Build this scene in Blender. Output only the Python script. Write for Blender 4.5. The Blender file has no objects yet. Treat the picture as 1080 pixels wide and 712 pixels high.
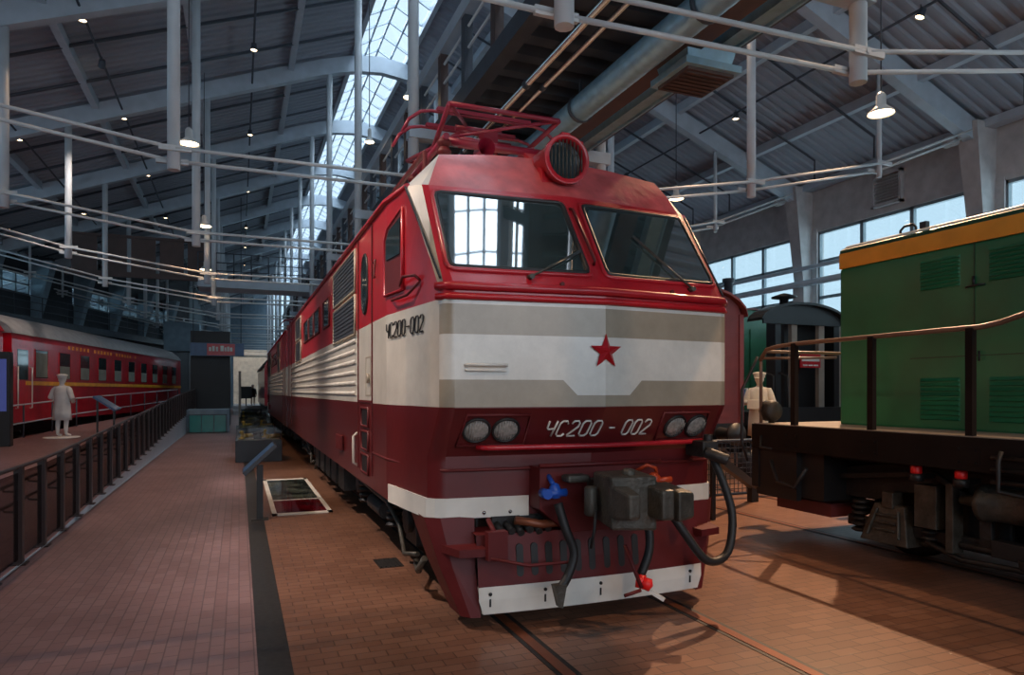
import bpy, bmesh, math, random
from mathutils import Vector, Matrix
random.seed(7)
PI = math.pi
S = bpy.context.scene
COL = S.collection

# ------------------------------------------------------------------ camera, sky, exposure
cam = bpy.data.cameras.new('camera')
cam.sensor_fit = 'HORIZONTAL'; cam.sensor_width = 36.0; cam.lens = 24.0
cam.shift_y = 57.0 / 1080.0
cam.clip_start = 0.05; cam.clip_end = 400
co = bpy.data.objects.new('camera', cam); COL.objects.link(co)
co.location = (0, 0, 1.88); co.rotation_euler = (PI / 2, 0, -math.radians(21.8))
S.camera = co
S.view_settings.view_transform = 'Standard'; S.view_settings.look = 'None'
S.view_settings.exposure = 0.52; S.view_settings.gamma = 1.0; S.view_settings.use_curve_mapping = False
S.cycles.use_denoising = True
S.cycles.max_bounces = 6; S.cycles.diffuse_bounces = 3; S.cycles.glossy_bounces = 3
S.cycles.sample_clamp_indirect = 4.0
w = bpy.data.worlds.new('sky'); S.world = w; w.use_nodes = True
w.node_tree.nodes['Background'].inputs[0].default_value = (0.62, 0.82, 1.0, 1)
w.node_tree.nodes['Background'].inputs[1].default_value = 1.0

def area(name, loc, rot, sx, sy, radiance, color):
    l = bpy.data.lights.new(name, 'AREA'); l.shape = 'RECTANGLE'; l.size = sx; l.size_y = sy
    l.color = color; l.energy = radiance * PI * sx * sy
    o = bpy.data.objects.new(name, l); COL.objects.link(o); o.location = loc; o.rotation_euler = rot
    return o
def spot(name, loc, target, energy, color, cone=70, blend=.6, size=.12):
    l = bpy.data.lights.new(name, 'SPOT'); l.energy = energy; l.color = color
    l.spot_size = math.radians(cone); l.spot_blend = blend; l.shadow_soft_size = size
    o = bpy.data.objects.new(name, l); COL.objects.link(o); o.location = loc
    d = Vector(target) - Vector(loc); o.rotation_euler = d.to_track_quat('-Z', 'Y').to_euler()
    return o
SKYC = (0.72, 0.87, 1.0)
WARM = (1.0, 0.62, 0.36)
# daylight above the ridge glazing and outside the two side window bands
area('daylight_ridge', (4.6, 38, 15.2), (0, 0, 0), 3.0, 104, 4.2, SKYC)
area('daylight_right', (18.6, 38, 5.7), (0, PI / 2, 0), 3.6, 104, 1.5, (0.66, 0.87, 1.0))
area('daylight_left', (-12.6, 45, 5.6), (0, -PI / 2, 0), 2.4, 90, 1.3, (0.45, 0.78, 1.0))
area('front_fill', (3.0, -15.4, 6.0), (PI / 2, 0, 0), 22, 6, 2.3, (0.84, 0.90, 1.0))  # added fill through an unseen opening, brightens locomotive front and roof

# ------------------------------------------------------------------ materials
def mat(name, col, rough=.5, metal=0, var=.15, vscale=3.0, bump=0, bscale=40, coat=0, spec=.5, emit=None, es=1, alpha=None):
    m = bpy.data.materials.new(name); m.use_nodes = True
    nt = m.node_tree; b = nt.nodes['Principled BSDF']
    b.inputs['Base Color'].default_value = (*col, 1); b.inputs['Roughness'].default_value = rough
    b.inputs['Metallic'].default_value = metal; b.inputs['Specular IOR Level'].default_value = spec
    if coat: b.inputs['Coat Weight'].default_value = coat; b.inputs['Coat Roughness'].default_value = .12
    tc = nt.nodes.new('ShaderNodeTexCoord')
    if var:
        n = nt.nodes.new('ShaderNodeTexNoise'); n.inputs['Scale'].default_value = vscale; n.inputs['Detail'].default_value = 5
        nt.links.new(tc.outputs['Object'], n.inputs['Vector'])
        r = nt.nodes.new('ShaderNodeMapRange'); r.inputs[3].default_value = 1 - var; r.inputs[4].default_value = 1 + var
        r.inputs[1].default_value = .3; r.inputs[2].default_value = .7
        nt.links.new(n.outputs['Fac'], r.inputs[0])
        mx = nt.nodes.new('ShaderNodeVectorMath'); mx.operation = 'SCALE'; mx.inputs[0].default_value = col
        nt.links.new(r.outputs[0], mx.inputs['Scale']); nt.links.new(mx.outputs[0], b.inputs['Base Color'])
    if bump:
        n2 = nt.nodes.new('ShaderNodeTexNoise'); n2.inputs['Scale'].default_value = bscale
        nt.links.new(tc.outputs['Object'], n2.inputs['Vector'])
        bp = nt.nodes.new('ShaderNodeBump'); bp.inputs['Strength'].default_value = bump; bp.inputs['Distance'].default_value = .02
        nt.links.new(n2.outputs['Fac'], bp.inputs['Height']); nt.links.new(bp.outputs[0], b.inputs['Normal'])
    if emit:
        b.inputs['Emission Color'].default_value = (*emit, 1); b.inputs['Emission Strength'].default_value = es
    return m

def brick_mat(name, c1, c2, mortar, bw, bh, rough=.4, rotz=0):
    m = bpy.data.materials.new(name); m.use_nodes = True; nt = m.node_tree; b = nt.nodes['Principled BSDF']
    tc = nt.nodes.new('ShaderNodeTexCoord'); mp = nt.nodes.new('ShaderNodeMapping'); mp.inputs['Rotation'].default_value = (0, 0, rotz)
    nt.links.new(tc.outputs['Object'], mp.inputs[0])
    t = nt.nodes.new('ShaderNodeTexBrick'); t.inputs['Scale'].default_value = 1
    t.inputs['Color1'].default_value = (*c1, 1); t.inputs['Color2'].default_value = (*c2, 1); t.inputs['Mortar'].default_value = (*mortar, 1)
    t.inputs['Mortar Size'].default_value = .005; t.inputs['Brick Width'].default_value = bw; t.inputs['Row Height'].default_value = bh
    nt.links.new(mp.outputs[0], t.inputs['Vector'])
    n = nt.nodes.new('ShaderNodeTexNoise'); n.inputs['Scale'].default_value = .7; n.inputs['Detail'].default_value = 6
    nt.links.new(tc.outputs['Object'], n.inputs['Vector'])
    r = nt.nodes.new('ShaderNodeMapRange'); r.inputs[1].default_value = .3; r.inputs[2].default_value = .7
    r.inputs[3].default_value = .78; r.inputs[4].default_value = 1.2; nt.links.new(n.outputs['Fac'], r.inputs[0])
    mx = nt.nodes.new('ShaderNodeVectorMath'); mx.operation = 'SCALE'
    nt.links.new(t.outputs['Color'], mx.inputs[0]); nt.links.new(r.outputs[0], mx.inputs['Scale'])
    nt.links.new(mx.outputs[0], b.inputs['Base Color'])
    b.inputs['Roughness'].default_value = rough
    bp = nt.nodes.new('ShaderNodeBump'); bp.inputs['Strength'].default_value = .25; bp.inputs['Distance'].default_value = .004; bp.invert = True
    nt.links.new(t.outputs['Fac'], bp.inputs['Height']); nt.links.new(bp.outputs[0], b.inputs['Normal'])
    return m

def livery(name, stops, notch):
    """painted bands by height on the vehicle: stops = [(z, colour)], notch = the white dip under the star"""
    m = mat(name, (1, 1, 1), rough=.30, var=0, bump=.06, bscale=9, coat=.15)
    nt = m.node_tree; b = nt.nodes['Principled BSDF']
    tc = nt.nodes.new('ShaderNodeTexCoord'); sp = nt.nodes.new('ShaderNodeSeparateXYZ'); nt.links.new(tc.outputs['Object'], sp.inputs[0])
    d = nt.nodes.new('ShaderNodeMath'); d.operation = 'DIVIDE'; d.inputs[1].default_value = 5; nt.links.new(sp.outputs[2], d.inputs[0])
    cr = nt.nodes.new('ShaderNodeValToRGB'); cr.color_ramp.interpolation = 'CONSTANT'
    e = cr.color_ramp.elements
    while len(e) < len(stops): e.new(.5)
    for i, (z, c) in enumerate(stops): e[i].position = z / 5; e[i].color = (*c, 1)
    nt.links.new(d.outputs[0], cr.inputs[0]); out = cr.outputs[0]
    def M(op, a, bv):
        n = nt.nodes.new('ShaderNodeMath'); n.operation = op
        for i, v in enumerate((a, bv)):
            if v is None: continue
            if isinstance(v, (int, float)): n.inputs[i].default_value = v
            else: nt.links.new(v, n.inputs[i])
        return n.outputs[0]
    if notch:
        ax = M('ABSOLUTE', sp.outputs[0], None); half = M('ADD', sp.outputs[2], .245 - 1.85)
        k = M('MULTIPLY', M('LESS_THAN', ax, half), M('GREATER_THAN', sp.outputs[2], 1.85))
        k = M('MULTIPLY', k, M('LESS_THAN', sp.outputs[2], 1.98))
        mx = nt.nodes.new('ShaderNodeMix'); mx.data_type = 'RGBA'; nt.links.new(k, mx.inputs[0])
        nt.links.new(out, mx.inputs[6]); mx.inputs[7].default_value = (*notch, 1); out = mx.outputs[2]
    n = nt.nodes.new('ShaderNodeTexNoise'); n.inputs['Scale'].default_value = 2.5; n.inputs['Detail'].default_value = 6; n.inputs['Roughness'].default_value = .7
    nt.links.new(tc.outputs['Object'], n.inputs['Vector'])
    r = nt.nodes.new('ShaderNodeMapRange'); r.inputs[1].default_value = .3; r.inputs[2].default_value = .7; r.inputs[3].default_value = .85; r.inputs[4].default_value = 1.12
    nt.links.new(n.outputs['Fac'], r.inputs[0])
    sc = nt.nodes.new('ShaderNodeVectorMath'); sc.operation = 'SCALE'; nt.links.new(out, sc.inputs[0]); nt.links.new(r.outputs[0], sc.inputs['Scale'])
    nt.links.new(sc.outputs[0], b.inputs['Base Color'])
    return m

def glass_mat(name, tint, refl=.25, trans=.85, rough=.02):
    m = bpy.data.materials.new(name); m.use_nodes = True; nt = m.node_tree
    o = nt.nodes['Material Output']; nt.nodes.remove(nt.nodes['Principled BSDF'])
    t = nt.nodes.new('ShaderNodeBsdfTransparent'); t.inputs[0].default_value = (*[c * trans for c in tint], 1)
    g = nt.nodes.new('ShaderNodeBsdfGlossy'); g.inputs['Roughness'].default_value = rough; g.inputs[0].default_value = (1, 1, 1, 1)
    x = nt.nodes.new('ShaderNodeMixShader'); x.inputs[0].default_value = refl
    nt.links.new(t.outputs[0], x.inputs[1]); nt.links.new(g.outputs[0], x.inputs[2]); nt.links.new(x.outputs[0], o.inputs[0])
    return m

RED = (.42, .012, .022); DRED = (.108, .012, .013); CREAM = (.60, .57, .50); TAUPE = (.35, .30, .228); WHITE = (.70, .68, .62)
M = {}
M['livery'] = livery('loco_paint', [(0, DRED), (1.75, TAUPE), (1.97, WHITE), (2.31, TAUPE), (2.545, WHITE), (2.585, RED)], WHITE)
M['livery_side'] = livery('loco_side_paint', [(0, DRED), (1.75, CREAM), (2.585, RED)], None)
M['red'] = mat('loco_red', RED, .32, coat=.3, bump=.05, bscale=12)
M['fascia_red'] = mat('weathered_red', (.48, .085, .088), .36, var=.25, vscale=6, coat=.2, bump=.1, bscale=14)
M['bright_red'] = mat('star_red', (.50, .012, .02), .3)
M['dred'] = mat('loco_dark_red', DRED, .5, coat=0, spec=.3, bump=.05, bscale=14)
M['cream'] = mat('cream_paint', CREAM, .4, coat=.2)
M['white'] = mat('white_paint', WHITE, .42, var=.12)
M['taupe'] = mat('taupe_paint', TAUPE, .4)
M['roofgrey'] = mat('roof_grey_paint', (.55, .53, .49), .5)
M['panto'] = mat('pantograph_red', (.24, .012, .034), .35)
M['windshield'] = mat('windshield_glass', (.030, .052, .056), .03, var=.3, vscale=4, spec=1.0, coat=1.0)
for k_, v_ in (('IOR', 2.1), ('Coat IOR', 2.0), ('Coat Roughness', .03)): M['windshield'].node_tree.nodes['Principled BSDF'].inputs[k_].default_value = v_
M['darkglass'] = mat('dark_glass', (.02, .035, .04), .06, var=0, spec=1.0)
M['curtain'] = mat('pale_curtain', (.24, .26, .22), .8)
M['black'] = mat('black_paint', (.012, .012, .013), .45)
M['under'] = mat('grimy_underframe', (.014, .013, .013), .55, var=.4, vscale=6, bump=.3, bscale=30)
M['iron'] = mat('cast_iron', (.075, .068, .056), .5, metal=.4, var=.35, vscale=9, bump=.4, bscale=30)
M['rubber'] = mat('rubber', (.012, .012, .013), .55)
M['chrome'] = mat('bright_metal', (.55, .55, .55), .25, metal=1)
M['lens'] = mat('lamp_lens', (.30, .28, .25), .25, var=.3, vscale=30, spec=.8)
M['blue'] = mat('valve_blue', (.01, .07, .38), .4)
M['capred'] = mat('cap_red', (.75, .012, .012), .4)
M['orange'] = mat('hydrant_orange', (.40, .045, .012), .4)
M['grille'] = mat('grey_grille', (.055, .062, .075), .4)
M['green'] = mat('loco_green', (.012, .165, .070), .38, var=.22, vscale=1.6, bump=.05, bscale=8, coat=.15)
M['dgreen'] = mat('roof_dark_green', (.012, .06, .028), .45)
M['yellow'] = mat('band_yellow', (.85, .36, .03), .42, var=.1)
M['rust'] = mat('deck_brown', (.010, .006, .005), .75, var=.3, spec=.2)
M['railbrown'] = mat('handrail_brown', (.16, .10, .07), .35)
M['wagonred'] = mat('wagon_red', (.17, .032, .032), .5)
M['coachred'] = mat('coach_red', (.50, .006, .018), .28, coat=.4)
M['coachroof'] = mat('coach_roof', (.34, .33, .33), .5)
M['gold'] = mat('gold_stripe', (.90, .42, .03), .4)
M['plaster'] = mat('white_plaster', (.78, .77, .74), .7)
M['ivory'] = mat('ivory_plaster', (.88, .76, .55), .7)
M['fence'] = mat('fence_brown', (.022, .010, .009), .4)
M['fenceglass'] = glass_mat('fence_glass', (.62, .58, .58), .05)
M['case'] = mat('case_dark', (.018, .022, .030), .4)
M['caseglass'] = glass_mat('case_glass', (.9, .95, .97), .03)
M['brass'] = mat('brass', (.70, .42, .06), .35, metal=.5)
M['panelblue'] = mat('panel_blue', (.05, .11, .22), .35)
M['screen'] = mat('screen_blue', (.02, .03, .12), .3, emit=(.10, .13, .45), es=.22)
M['steel'] = mat('painted_steel', (.42, .49, .56), .45, var=.08)
M['post'] = mat('post_white', (.56, .61, .65), .4, var=.06)
M['rod'] = mat('rod_grey', (.55, .57, .58), .4, var=.05)
M['deckmetal'] = mat('roof_deck', (.31, .35, .41), .6, var=.1, vscale=.6)
M['darksteel'] = mat('dark_steel', (.050, .062, .082), .5)
M['brownsteel'] = mat('brown_steel', (.075, .045, .040), .5)
M['duct'] = mat('galvanised_duct', (.26, .43, .54), .38, metal=.25, var=.12, vscale=7)
M['concrete'] = mat('grey_concrete', (.50, .49, .49), .7, bump=.2, bscale=12)
M['darkwall'] = mat('dark_wall', (.035, .040, .050), .7)
M['palewall'] = mat('pale_wall', (.78, .72, .60), .8)
M['bluewall'] = mat('blue_grey_wall', (.20, .28, .34), .6)
M['winglass'] = glass_mat('window_glass', (.95, 1, 1), .06)
M['skyglass'] = glass_mat('ridge_glass', (.97, .98, 1), .04)
M['winframe'] = mat('window_frame', (.20, .25, .28), .45)
M['teal'] = mat('teal_glass', (.02, .13, .13), .1, emit=(.05, .22, .20), es=.05)
M['pink'] = brick_mat('pink_brick', (.250, .150, .146), (.205, .115, .112), (.125, .075, .073), .20, .10, .42, PI / 2)
M['brown'] = brick_mat('brown_brick', (.225, .112, .070), (.170, .080, .050), (.085, .042, .029), .22, .11, .36)
M['rail'] = mat('rail_rust', (.20, .062, .030), .4, metal=.3)
M['slot'] = mat('slot_black', (.020, .019, .019), .5, var=.4, vscale=20)
M['bulb'] = mat('bulb_warm', (1, .8, .55), .4, var=0, emit=(1, .72, .42), es=9)
M['shade'] = mat('lamp_shade', (.55, .56, .55), .4)
M['wood'] = mat('grey_wood', (.30, .25, .20), .6)
M['skin'] = mat('skin', (.45, .28, .2), .5)

# ------------------------------------------------------------------ mesh helpers (all take world coordinates)
ORG = {}
class MB:
    def __init__(s): s.v = []; s.f = []; s.mi = []; s.sm = []
    def add(s, vs, fs, mi=0, smooth=False):
        k = len(s.v); s.v += [tuple(p) for p in vs]
        for f in fs: s.f.append([k + i for i in f]); s.mi.append(mi); s.sm.append(smooth)
        return s
    def box(s, x0, x1, y0, y1, z0, z1, mi=0):
        v = [(x, y, z) for x in (x0, x1) for y in (y0, y1) for z in (z0, z1)]
        return s.add(v, [(0, 1, 3, 2), (4, 6, 7, 5), (0, 4, 5, 1), (2, 3, 7, 6), (0, 2, 6, 4), (1, 5, 7, 3)], mi)
    def hexa(s, a, b, mi=0):   # two quads (4 points each) joined
        return s.add(list(a) + list(b), [(3, 2, 1, 0), (4, 5, 6, 7), (0, 1, 5, 4), (1, 2, 6, 5), (2, 3, 7, 6), (3, 0, 4, 7)], mi)
    def frame(s, d):
        d = Vector(d).normalized(); up = Vector((0, 0, 1)) if abs(d.z) < .9 else Vector((1, 0, 0))
        a = d.cross(up).normalized(); return a, d.cross(a).normalized()
    def cyl(s, p, q, r, r2=None, n=12, caps=True, mi=0, smooth=True):
        p, q = Vector(p), Vector(q); r2 = r if r2 is None else r2; a, b = s.frame(q - p)
        vs = [p + (a * math.cos(t) + b * math.sin(t)) * r for t in [2 * PI * i / n for i in range(n)]]
        vs += [q + (a * math.cos(t) + b * math.sin(t)) * r2 for t in [2 * PI * i / n for i in range(n)]]
        s.add(vs, [(i, (i + 1) % n, n + (i + 1) % n, n + i) for i in range(n)], mi, smooth)
        if caps:
            k = len(s.v) - 2 * n
            s.f.append([k + i for i in range(n)][::-1]); s.f.append([k + n + i for i in range(n)]); s.mi += [mi, mi]; s.sm += [False, False]
        return s
    def tube(s, pts, r, n=8, mi=0, closed=False):
        pts = [Vector(p) for p in pts]; L = len(pts); rings = []; pa = None
        for i, p in enumerate(pts):
            if closed: d = pts[(i + 1) % L] - pts[i - 1]
            else: d = pts[min(i + 1, L - 1)] - pts[max(i - 1, 0)]
            d.normalize()
            if pa is None: a, _ = s.frame(d)
            else:
                a = pa - d * pa.dot(d)
                a = a.normalized() if a.length > 1e-5 else s.frame(d)[0]
            pa = a; b = d.cross(a)
            rings.append([p + (a * math.cos(2 * PI * k / n) + b * math.sin(2 * PI * k / n)) * r for k in range(n)])
        vs = [v for q in rings for v in q]; fs = []
        for i in range(L if closed else L - 1):
            j = (i + 1) % L
            fs += [(i * n + k, i * n + (k + 1) % n, j * n + (k + 1) % n, j * n + k) for k in range(n)]
        s.add(vs, fs, mi, True)
        if not closed:
            k = len(s.v) - len(vs); s.f.append([k + i for i in range(n)][::-1]); s.f.append([k + (L - 1) * n + i for i in range(n)])
            s.mi += [mi, mi]; s.sm += [False, False]
        return s
    def bar(s, p, q, wx, wy, mi=0, up=(0, 0, 1)):   # rectangular bar along p-q
        p, q = Vector(p), Vector(q); d = (q - p).normalized(); u = Vector(up)
        if abs(d.dot(u)) > .95: u = Vector((0, 1, 0))
        a = d.cross(u).normalized(); b = a.cross(d).normalized()
        o = [a * (sx * wx / 2) + b * (sy * wy / 2) for sx, sy in ((-1, -1), (1, -1), (1, 1), (-1, 1))]
        return s.hexa([p + k for k in o], [q + k for k in o], mi)
    def prism(s, pts, off, mi=0):   # polygon pts extruded by vector off
        n = len(pts); o = Vector(off); vs = [Vector(p) for p in pts]; vs += [v + o for v in vs]
        return s.add(vs, [tuple(range(n))[::-1], tuple(range(n, 2 * n))] + [(i, (i + 1) % n, n + (i + 1) % n, n + i) for i in range(n)], mi)
    def lathe(s, c, prof, n=20, mi=0, axis=(0, 0, 1)):
        ax = Vector(axis).normalized(); a, b = s.frame(ax); c = Vector(c); vs = []; fs = []
        for r, h in prof:
            vs += [c + ax * h + (a * math.cos(2 * PI * k / n) + b * math.sin(2 * PI * k / n)) * r for k in range(n)]
        for i in range(len(prof) - 1):
            fs += [(i * n + k, i * n + (k + 1) % n, (i + 1) * n + (k + 1) % n, (i + 1) * n + k) for k in range(n)]
        return s.add(vs, fs, mi, True)
    def grid(s, rows, mi=0, smooth=False):
        n = len(rows[0]); vs = [p for r in rows for p in r]
        return s.add(vs, [(i * n + j, i * n + j + 1, (i + 1) * n + j + 1, (i + 1) * n + j) for i in range(len(rows) - 1) for j in range(n - 1)], mi, smooth)

def obj(name, mb, m, parent=None, bevel=0, recalc=True):
    me = bpy.data.meshes.new(name); ox, oy, oz = ORG.get(parent.name, (0, 0, 0)) if parent else (0, 0, 0)
    org = (ox, oy, oz)
    if not parent:
        n = len(mb.v); org = (sum(p[0] for p in mb.v) / n, sum(p[1] for p in mb.v) / n, min(p[2] for p in mb.v))
        if name in ('floor', 'ground') or name.startswith(('floor', 'wall', 'ceiling', 'ramp')): org = (0, 0, 0)
    me.from_pydata([(p[0] - org[0], p[1] - org[1], p[2] - org[2]) for p in mb.v], [], mb.f)
    for mm in (m if isinstance(m, (list, tuple)) else [m]): me.materials.append(M[mm])
    for i, p in enumerate(me.polygons): p.material_index = mb.mi[i]; p.use_smooth = mb.sm[i]
    if recalc:
        b = bmesh.new(); b.from_mesh(me); bmesh.ops.recalc_face_normals(b, faces=b.faces); b.to_mesh(me); b.free()
    o = bpy.data.objects.new(name, me); COL.objects.link(o)
    if parent: o.parent = parent; ORG[o.name] = org
    else: o.location = org; ORG[o.name] = org
    if bevel:
        bv = o.modifiers.new('edge', 'BEVEL'); bv.width = bevel; bv.segments = 2; bv.limit_method = 'ANGLE'; bv.angle_limit = .7
    return o
def tag(o, label=None, cat=None, group=None, kind=None):
    if label: o['label'] = label
    if cat: o['category'] = cat
    if group: o['group'] = group
    if kind: o['kind'] = kind
    return o
def thing(name, label, cat, loc, group=None):
    o = bpy.data.objects.new(name, None); COL.objects.link(o); o.location = loc; o.empty_display_size = .2
    ORG[o.name] = tuple(loc); return tag(o, label, cat, group)
def struct(name, mb, m, label, cat, parent=None, **k):
    o = obj(name, mb, m, parent, **k)
    if not parent: tag(o, label, cat, None, 'structure')
    return o
def copy_tree(o, parent=None):
    c = o.copy(); COL.objects.link(c)
    if parent: c.parent = parent
    ORG[c.name] = ORG.get(o.name, (0, 0, 0))
    for ch in list(o.children): copy_tree(ch, c)
    return c

# ------------------------------------------------------------------ the hall
YN, YF = -14.0, 88.0
def roof_l(x): return 13.55 - .38 * (3.7 - x)
def roof_r(x): return 13.55 - .40 * (x - 5.5)
XL, XR = -11.8, 17.9
TY = [-6.2 + 6 * i for i in range(15)]          # truss lines
RAMP = [(-14, 0), (10.2, 0), (13.3, .10), (20.8, .35), (28.9, .66), (43, 1.02), (60, 1.05)]
def ramp_z(y):
    for (a, za), (b, zb) in zip(RAMP, RAMP[1:]):
        if y <= b: return za + (zb - za) * (y - a) / (b - a)
    return 1.05
# floors: pink brick walkway, dark cable slot, brown brick hall floor
struct('floor_brown', MB().add([(.34, YN, 0), (XR, YN, 0), (XR, YF, 0), (.34, YF, 0)], [(0, 1, 2, 3)]), 'brown', 'brown brick floor around the locomotives', 'floor')
struct('floor_pink', MB().add([(-2.22, YN, 0), (.12, YN, 0), (.12, YF, 0), (-2.22, YF, 0)], [(0, 1, 2, 3)]), 'pink', 'pink brick walkway left of the locomotive', 'floor')
struct('floor_left', MB().add([(-15, YN, 0), (-2.22, YN, 0), (-2.22, YF, 0), (-15, YF, 0)], [(0, 1, 2, 3)]), 'brown', 'brick floor under the coach on the left', 'floor')
sl = MB().box(.12, .34, YN, YF, -.02, .003)
struct('floor_slot', sl, 'slot', 'dark metal cover strip between pink and brown floor', 'floor strip')
def coach_x(y): return -6.64 + .169 * (y - 25.8)
ys = [6.0, 8, 10.2, 13.3, 17, 20.8, 24.9, 28.9, 34, 39, 43, 46]
ramp = MB(); rows = []
for y in ys:
    z = ramp_z(y) + .004; rows.append([(coach_x(y) + .75, y, -.01), (coach_x(y) + .75, y, z), (-2.22, y, z)])
ramp.grid(rows)
struct('ramp_platform', ramp, 'pink', 'brick ramp platform climbing beside the red coach', 'ramp')
wd = MB(); wd.grid([[(-2.215, y, -.01), (-2.215, y, ramp_z(y) + .012)] for y in ys]); wd.grid([[(-2.21, y, 0), (-2.16, y, .03)] for y in (8, 46)])
struct('wall_ramp', wd, 'steel', 'grey blue side wall of the ramp', 'wall')
def rails(name, xs, y0, y1, label):
    m = MB(); 
    for x in xs:
        m.box(x - .04, x + .04, y0, y1, -.01, .009, 0); m.box(x + .04, x + .085, y0, y1, -.01, .004, 1); m.box(x - .075, x - .04, y0, y1, -.01, .004, 1)
    struct(name, m, ['rail', 'slot'], label, 'track')
rails('track', (2.03, 3.55), -13, 86, 'rusty rails flush in the floor under the red and white locomotive')
rails('track', (7.19, 8.71), -13, 86, 'rails under the green locomotive')
rails('track', (13.9, 15.42), -13, 86, 'rails along the window wall')

# roof: ribbed metal deck on both slopes
def deck(x0, z0, x1, z1):
    m = MB(); p = .30; rows = []; y = YN
    while y < YF:
        for dy, dz in ((0, 0), (.11, 0), (.15, .06), (.26, .06)):
            rows.append([(x0, y + dy, z0 + dz), (x1, y + dy, z1 + dz)])
        y += p
    return m.grid(rows)
struct('ceiling_left', deck(-15, roof_l(-15), 3.7, roof_l(3.7)), 'deckmetal', 'ribbed metal roof deck on the left slope', 'ceiling', recalc=False)
struct('ceiling_right', deck(5.5, roof_r(5.5), XR + .3, roof_r(XR + .3)), 'deckmetal', 'ribbed metal roof deck on the right slope', 'ceiling', recalc=False)
# ridge skylight
t = thing('window_ridge', 'glazed ridge skylight along the whole roof', 'skylight', (4.6, 38, 13.5)); t['kind'] = 'structure'
g = MB(); g.grid([[(3.7, y, 13.62), (4.6, y, 14.10), (5.5, y, 13.62)] for y in (YN, YF)]); obj('pane', g, 'skyglass', t)
g = MB()
for k in range(int(YF - YN)):
    y = YN + k + .4
    for a in ((3.7, 13.6), (5.5, 13.6)): g.bar((a[0], y, a[1]), (4.6, y, 14.08), .05, .08)
for x, z in ((4.6, 14.06), (4.15, 13.82), (5.05, 13.82)): g.bar((x, YN, z), (x, YF, z), .06, .08)
for x in (3.68, 5.52): g.box(x - .07, x + .07, YN, YF, 13.42, 13.68)
obj('glazing_bars', g, 'steel', t)

# roof beams with curved heads, purlins, dark pipes
for y in TY:
    pl = [(-14.6, roof_l(-14.6) - .34), (2.6, roof_l(2.6) - .34), (3.2, 12.98), (3.8, 13.13), (4.6, 13.22), (5.4, 13.13), (6.0, 13.0), (6.6, roof_r(6.6) - .34), (XR, roof_r(XR) - .34)]
    m = MB(); rows = []
    for x, z in pl:
        rows.append([(x, y - .13, z - .27), (x, y + .13, z - .27), (x, y + .13, z + .27), (x, y - .13, z + .27), (x, y - .13, z - .27)])
    m.grid(rows)
    struct('roof_beam', m, 'steel', 'painted steel roof beam with a curved head under the skylight', 'roof beam')
m = MB()
for x in (-12.4, -9.6, -6.8, -4.0, -1.2, 1.6): m.box(x - .09, x + .09, YN, YF, roof_l(x) - .26, roof_l(x) - .0)
for x in (7.2, 9.9, 12.6, 15.3): m.box(x - .09, x + .09, YN, YF, roof_r(x) - .26, roof_r(x) - .0)
struct('roof_purlins', m, 'steel', 'grey purlins running along both roof slopes', 'purlins')
m = MB()
for y in TY[:-1]:
    for d in (2.0, 4.1):
        m.tube([(-14, y + d, roof_l(-14) - .20), (3.5, y + d, roof_l(3.5) - .20)], .045, 6)
        m.tube([(6.3, y + d, roof_r(6.3) - .30), (16.3, y + d, roof_r(16.3) - .30), (16.3, y + d, roof_r(16.3) - .9)], .035, 6)
for x in (-6.0, -3.3, .4): m.tube([(x, YN, roof_l(x) - .42), (x, YF, roof_l(x) - .42)], .03, 6)
for x in (9.2, 13.4): m.tube([(x, YN, roof_r(x) - .42), (x, YF, roof_r(x) - .42)], .03, 6)
struct('roof_pipes', m, 'darksteel', 'thin dark pipes and lamp cables under the roof', 'pipes')

# trussed ties: posts hanging from the beams, twin rods between hubs
NODES = [(-8.55, 7.05), (-4.72, 6.10), (-.94, 5.56), (2.85, 5.56), (6.6, 5.66), (10.3, 6.33), (14.1, 7.2)]
for k, y in enumerate(TY):
    t = thing('roof_tie', 'white rods and hanging posts tied across the hall under a roof beam', 'roof tie', (2.85, y, 5.3), 'roof ties'); t['kind'] = 'structure'
    for x, z in NODES:
        zt = (roof_l(x) if x < 4 else roof_r(x)) - .55
        r = .055 if abs(x - 2.8) > 9 else .095
        obj('post', MB().cyl((x, y, z - .24), (x, y, zt), r, n=10), 'post', t)
        h = MB(); h.bar((x - .20, y - .11, z + .07), (x + .26, y - .11, z + .07), .05, .085); h.bar((x - .26, y + .11, z - .07), (x + .20, y + .11, z - .07), .05, .085)
        h.cyl((x, y - .15, z + .07), (x, y, z + .07), .035, n=8); h.cyl((x, y, z - .07), (x, y + .15, z - .07), .035, n=8); obj('hub', h, 'rod', t)
    ends = [(-13.6, 8.3)] + NODES + [(17.5, 8.55)]
    m = MB()
    for (xa, za), (xb, zb) in zip(ends, ends[1:]):
        for s in (-1, 1): m.cyl((xa, y + s * .11, za - s * .07), (xb, y + s * .11, zb - s * .07), .030, n=8)
    obj('rods', m, 'rod', t)

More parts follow.
